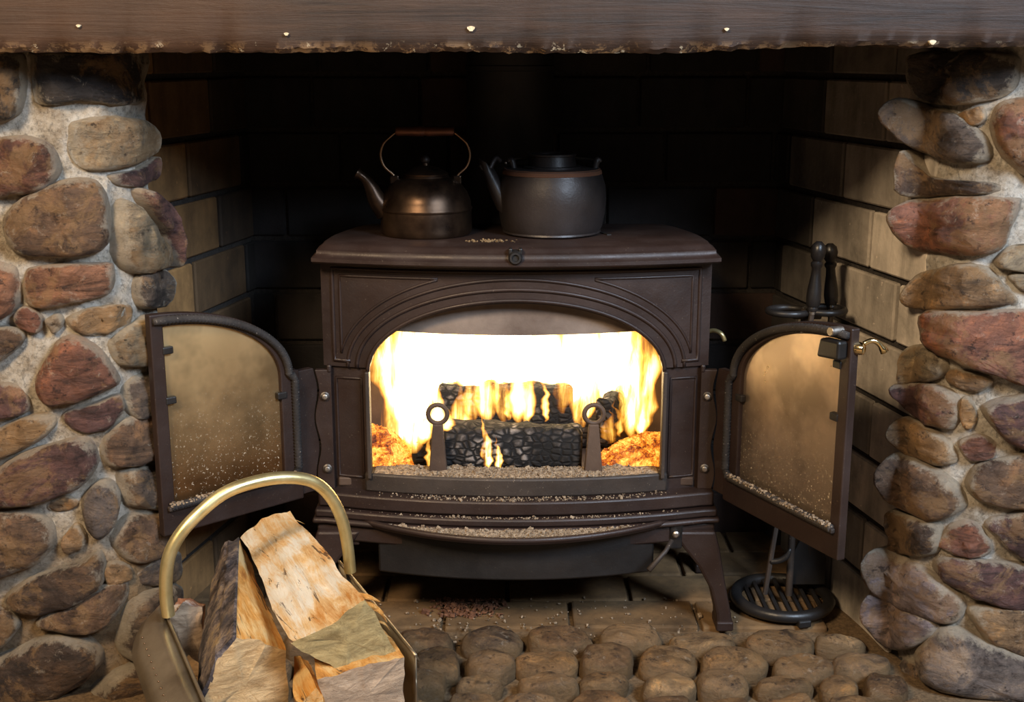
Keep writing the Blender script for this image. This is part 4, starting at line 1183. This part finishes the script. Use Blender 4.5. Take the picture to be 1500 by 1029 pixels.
def mound(name, mat, cx, cy, rx, ry, h, z0, seed, chunks, label, cat, csize=.0045):
    m = MB(); rr = random.Random(seed); N = 26; rings = []
    for q in frange(1, 0.04, 9):
        rings.append([Vector((max(SX - .309, min(SX + .309, cx + rx * q * math.cos(a))), max(2.052, min(2.252, cy + ry * q * math.sin(a))), z0 + h * (1 - q ** 2) * (1 + .35 * noise.noise(Vector((math.cos(a) * 3, math.sin(a) * 3, q * 4 + seed)))))) for a in frange(0, 2 * math.pi, N + 1)[:-1]])
    m.loft(rings)
    for k in range(chunks):
        a = rr.uniform(0, 6.28); q = math.sqrt(rr.random()) * .97
        s = csize * rr.uniform(.4, 1.5)
        if abs(cx + rx * q * math.cos(a) - SX) > .305 or cy + ry * q * math.sin(a) < 2.055 or cy + ry * q * math.sin(a) > 2.25: continue
        p = Vector((cx + rx * q * math.cos(a), cy + ry * q * math.sin(a), z0 + h * (1 - q * q) + s * .2))
        R = Matrix.Rotation(rr.uniform(0, 6), 3, 'X') @ Matrix.Rotation(rr.uniform(0, 6), 3, 'Z')
        m.box(p, (s * rr.uniform(.8, 1.8), s, s * rr.uniform(.6, 1)), R)
    o = m.build(name, mat, None); tag(o, label, cat, kind='stuff'); return o
mound('ember_bed', EMBER, -.262, 2.120, .092, .100, .062, Z_H, 3, 1500, 'heap of glowing embers in the left corner of the firebox', 'embers')
mound('ember_bed', EMBER, .258, 2.110, .108, .085, .050, Z_H, 5, 1500, 'heap of glowing orange embers in the right corner of the firebox', 'embers')
# thin bed of ash along the opening, on the ledges and on the ash lip
def ash_strip(name, hw, y0f, y1f, z, n, size, label, seed, mat=None, x0=SX, base=True, zvar=.002):
    rr = random.Random(seed); m = MB(); xs = frange(-hw, hw, 50)
    if base:
        rows = []
        for x in xs:
            a, b = y0f(x), y1f(x); row = []
            for t in frange(0, 1, 7):
                p = Vector((x0 + x, a + (b - a) * t, z)); p.z += zvar * (.4 + noise.noise(p * 40) + .5 * noise.noise(p * 130)) * math.sin(math.pi * t)
                row.append(p)
            row += [Vector((x0 + x, b, z - .0006)), Vector((x0 + x, a, z - .0006))]
            rows.append(row)
        m.loft(rows)
    for k in range(n):
        x = rr.uniform(-hw, hw) * rr.uniform(.4, 1); a, b = y0f(x), y1f(x); s = size * rr.uniform(.3, 1.4) * (2.0 if rr.random() < .05 else 1)
        R = Matrix.Rotation(rr.uniform(0, 6), 3, 'X') @ Matrix.Rotation(rr.uniform(0, 6), 3, 'Z')
        m.box((x0 + x, rr.uniform(a, b), z + s * .3), (s * rr.uniform(.7, 1.8), s, s * .7), R)
    o = m.build(name, mat or ASH, None); tag(o, label, 'ash', kind='stuff'); return o
ash_strip('ash', .245, lambda x: bow(x, .002) + .002, lambda x: bow(x) + .055, .2812, 2200, .0024, 'grey ash and cinders strewn along the mouth of the firebox', 1)
ash_strip('ash', .30, lambda x: bow(x, .026), lambda x: bow(x, .006), .2485, 420, .0017, 'thin line of ash on the ledge below the firebox mouth', 2, base=False)
ash_strip('ash', .30, lambda x: bow(x, .039), lambda x: bow(x, .030), .2213, 260, .0016, 'specks of ash on the lower moulded ledge of the stove', 3, base=False)
ash_strip('ash', .225, lambda x: lip_front(x) + .010, lambda x: min(bow(x, .047), lip_front(x) + .075), .2045, 2000, .0023, 'heap of ash and cinders on the bowed ash lip', 4)
ash_strip('bark_chips', .075, lambda x: 2.04, lambda x: 2.115, .0005, 420, .0032, 'scatter of reddish bark chips on the hearth bricks in front of the stove', 5, CHIPS, x0=-.085, base=False)
ash_strip('ash', .42, lambda x: 1.90, lambda x: 2.12, .0005, 220, .0026, 'specks of ash strewn over the hearth bricks and cobbles', 6, ASH, x0=.08, base=False)
ash_strip('ash', .05, lambda x: 2.03, lambda x: 2.055, .6812, 60, .0022, 'crumbs of ash on the stove top between the kettles', 7, m_ash('ochre_crumbs', (.12, .07, .03), (.30, .20, .10)), x0=-.03, base=False)

# flames: soft-edged bodies, hot in the middle
fire = empty('fire', (SX, 2.15, .30), 'bright white and yellow fire burning inside the stove', 'fire')
def flame(px, pyb, pyt, wpx, Yd, lean=0.0, heat=1.0, thick=.35, seed=0, tip=.10, fat=.35):
    """a tongue standing at depth Yd; px, pyb, pyt, wpx give foot, tip and width as seen on that plane"""
    b = at_y(px, pyb, Yd); t = at_y(px, pyt, Yd); hgt = t.z - b.z; w = (at_y(px + wpx, pyb, Yd).x - b.x)
    off = Vector((seed * 7.7, 0, seed * 1.9)); rows = []; hv = []
    NA, NH = 24, 22
    for i in range(NH + 1):
        s = i / NH
        prof_ = (math.sin(min(1, (s + .06) / (fat + .06)) * math.pi / 2) if s < fat else ((1 - (s - fat) / (1 - fat)) ** 1.15) * (1 - tip) + tip * (1 - s) ** .5)
        cx = b.x + lean * s * s + .010 * noise.noise(Vector((s * 3, seed, 0))) * s + .006 * noise.noise(Vector((s * 8, seed, 4)))
        hw = max(.0006, w / 2 * prof_ * (1 + .16 * noise.noise(Vector((s * 6, seed, 9)))))
        row = []
        for k in range(NA):
            a = 2 * math.pi * k / NA
            row.append(Vector((cx + hw * math.cos(a), Yd + hw * thick * math.sin(a), b.z + hgt * s)))
            edge = abs(math.sin(a)) ** 1.3
            hv.append(heat * edge * (1 - .75 * max(0, (s - .35) / .65) ** 1.4) * min(1, .35 + s * 5))
        rows.append(row)
    m = MB(); m.loft(rows)
    m.build('flame', FLAME, fire, smooth=True, attr={'fire_core': hv})
fr = random.Random(11)
# broad white-hot body that rises behind the logs and under the baffle
for i, x in enumerate(range(585, 935, 26)):
    flame(x + fr.uniform(-5, 5), 600 + fr.uniform(-12, 12), 430 + fr.uniform(-14, 12), 92, 2.205 + .012 * (i % 3), fr.uniform(-.01, .01), 1.35, .14, i, .3, .5)
for i, x in enumerate(range(610, 930, 40)):
    flame(x, 575 + fr.uniform(-6, 8), 430, 90, 2.17 + .01 * (i % 2), 0, 1.35, .14, 40 + i, .5, .5)
# left column and right column
for i, (x, yb, yt, w, l, h) in enumerate(((585,690,455,54,.004,1.2),(605,660,440,66,.002,1.35),(578,610,470,44,-.010,.95),(625,640,450,60,0,1.3),(568,560,480,30,-.006,.6),(590,520,440,40,.0,.8),(622,520,430,40,.0,.9))):
    flame(x, yb, yt, w, 2.145 + .014 * (i % 4), l, h, .22, 60 + i)
for i, (x, yb, yt, w, l, h) in enumerate(((925,640,470,46,.006,1.1),(945,632,520,34,.008,.75),(905,600,440,56,.0,1.2),(935,560,450,34,-.004,.6),(918,530,440,40,-.006,.7),(938,640,570,26,.004,1.0),(862,612,500,44,0,1.2))):
    flame(x, yb, yt, w, 2.15 + .014 * (i % 4), l, h, .22, 80 + i)
# tongues licking up in front of the back log
for i, (x, yb, yt, w, l, h) in enumerate(((692,622,505,30,-.012,.80),(714,622,490,38,-.012,1.0),(738,618,500,36,-.008,.95),(760,620,500,34,-.008,.95),(774,622,520,26,-.004,.85),(799,618,545,14,-.004,.75),(704,612,540,18,.0,.6),(852,626,490,46,.008,1.0),(824,606,500,30,.008,.7),(676,644,560,36,-.006,.85),(745,616,560,16,-.004,.8))):
    flame(x, yb, yt, w, 2.112 + .006 * (i % 3), l, h, .35, 100 + i)
# small tongues on the front log
for i, (x, yb, yt, w, l, h) in enumerate(((714,690,610,19,-.010,1.15),(731,692,640,13,-.006,1.0),(629,688,632,12,-.003,.8),(642,640,560,34,.002,1.0),(606,664,545,52,.002,1.2),(620,650,580,40,.004,1.0),(908,640,585,14,-.010,.55),(893,650,600,30,.0,.8),(655,632,600,26,.004,.8))):
    flame(x, yb, yt, w, 2.052, l, h, .4, 130 + i)
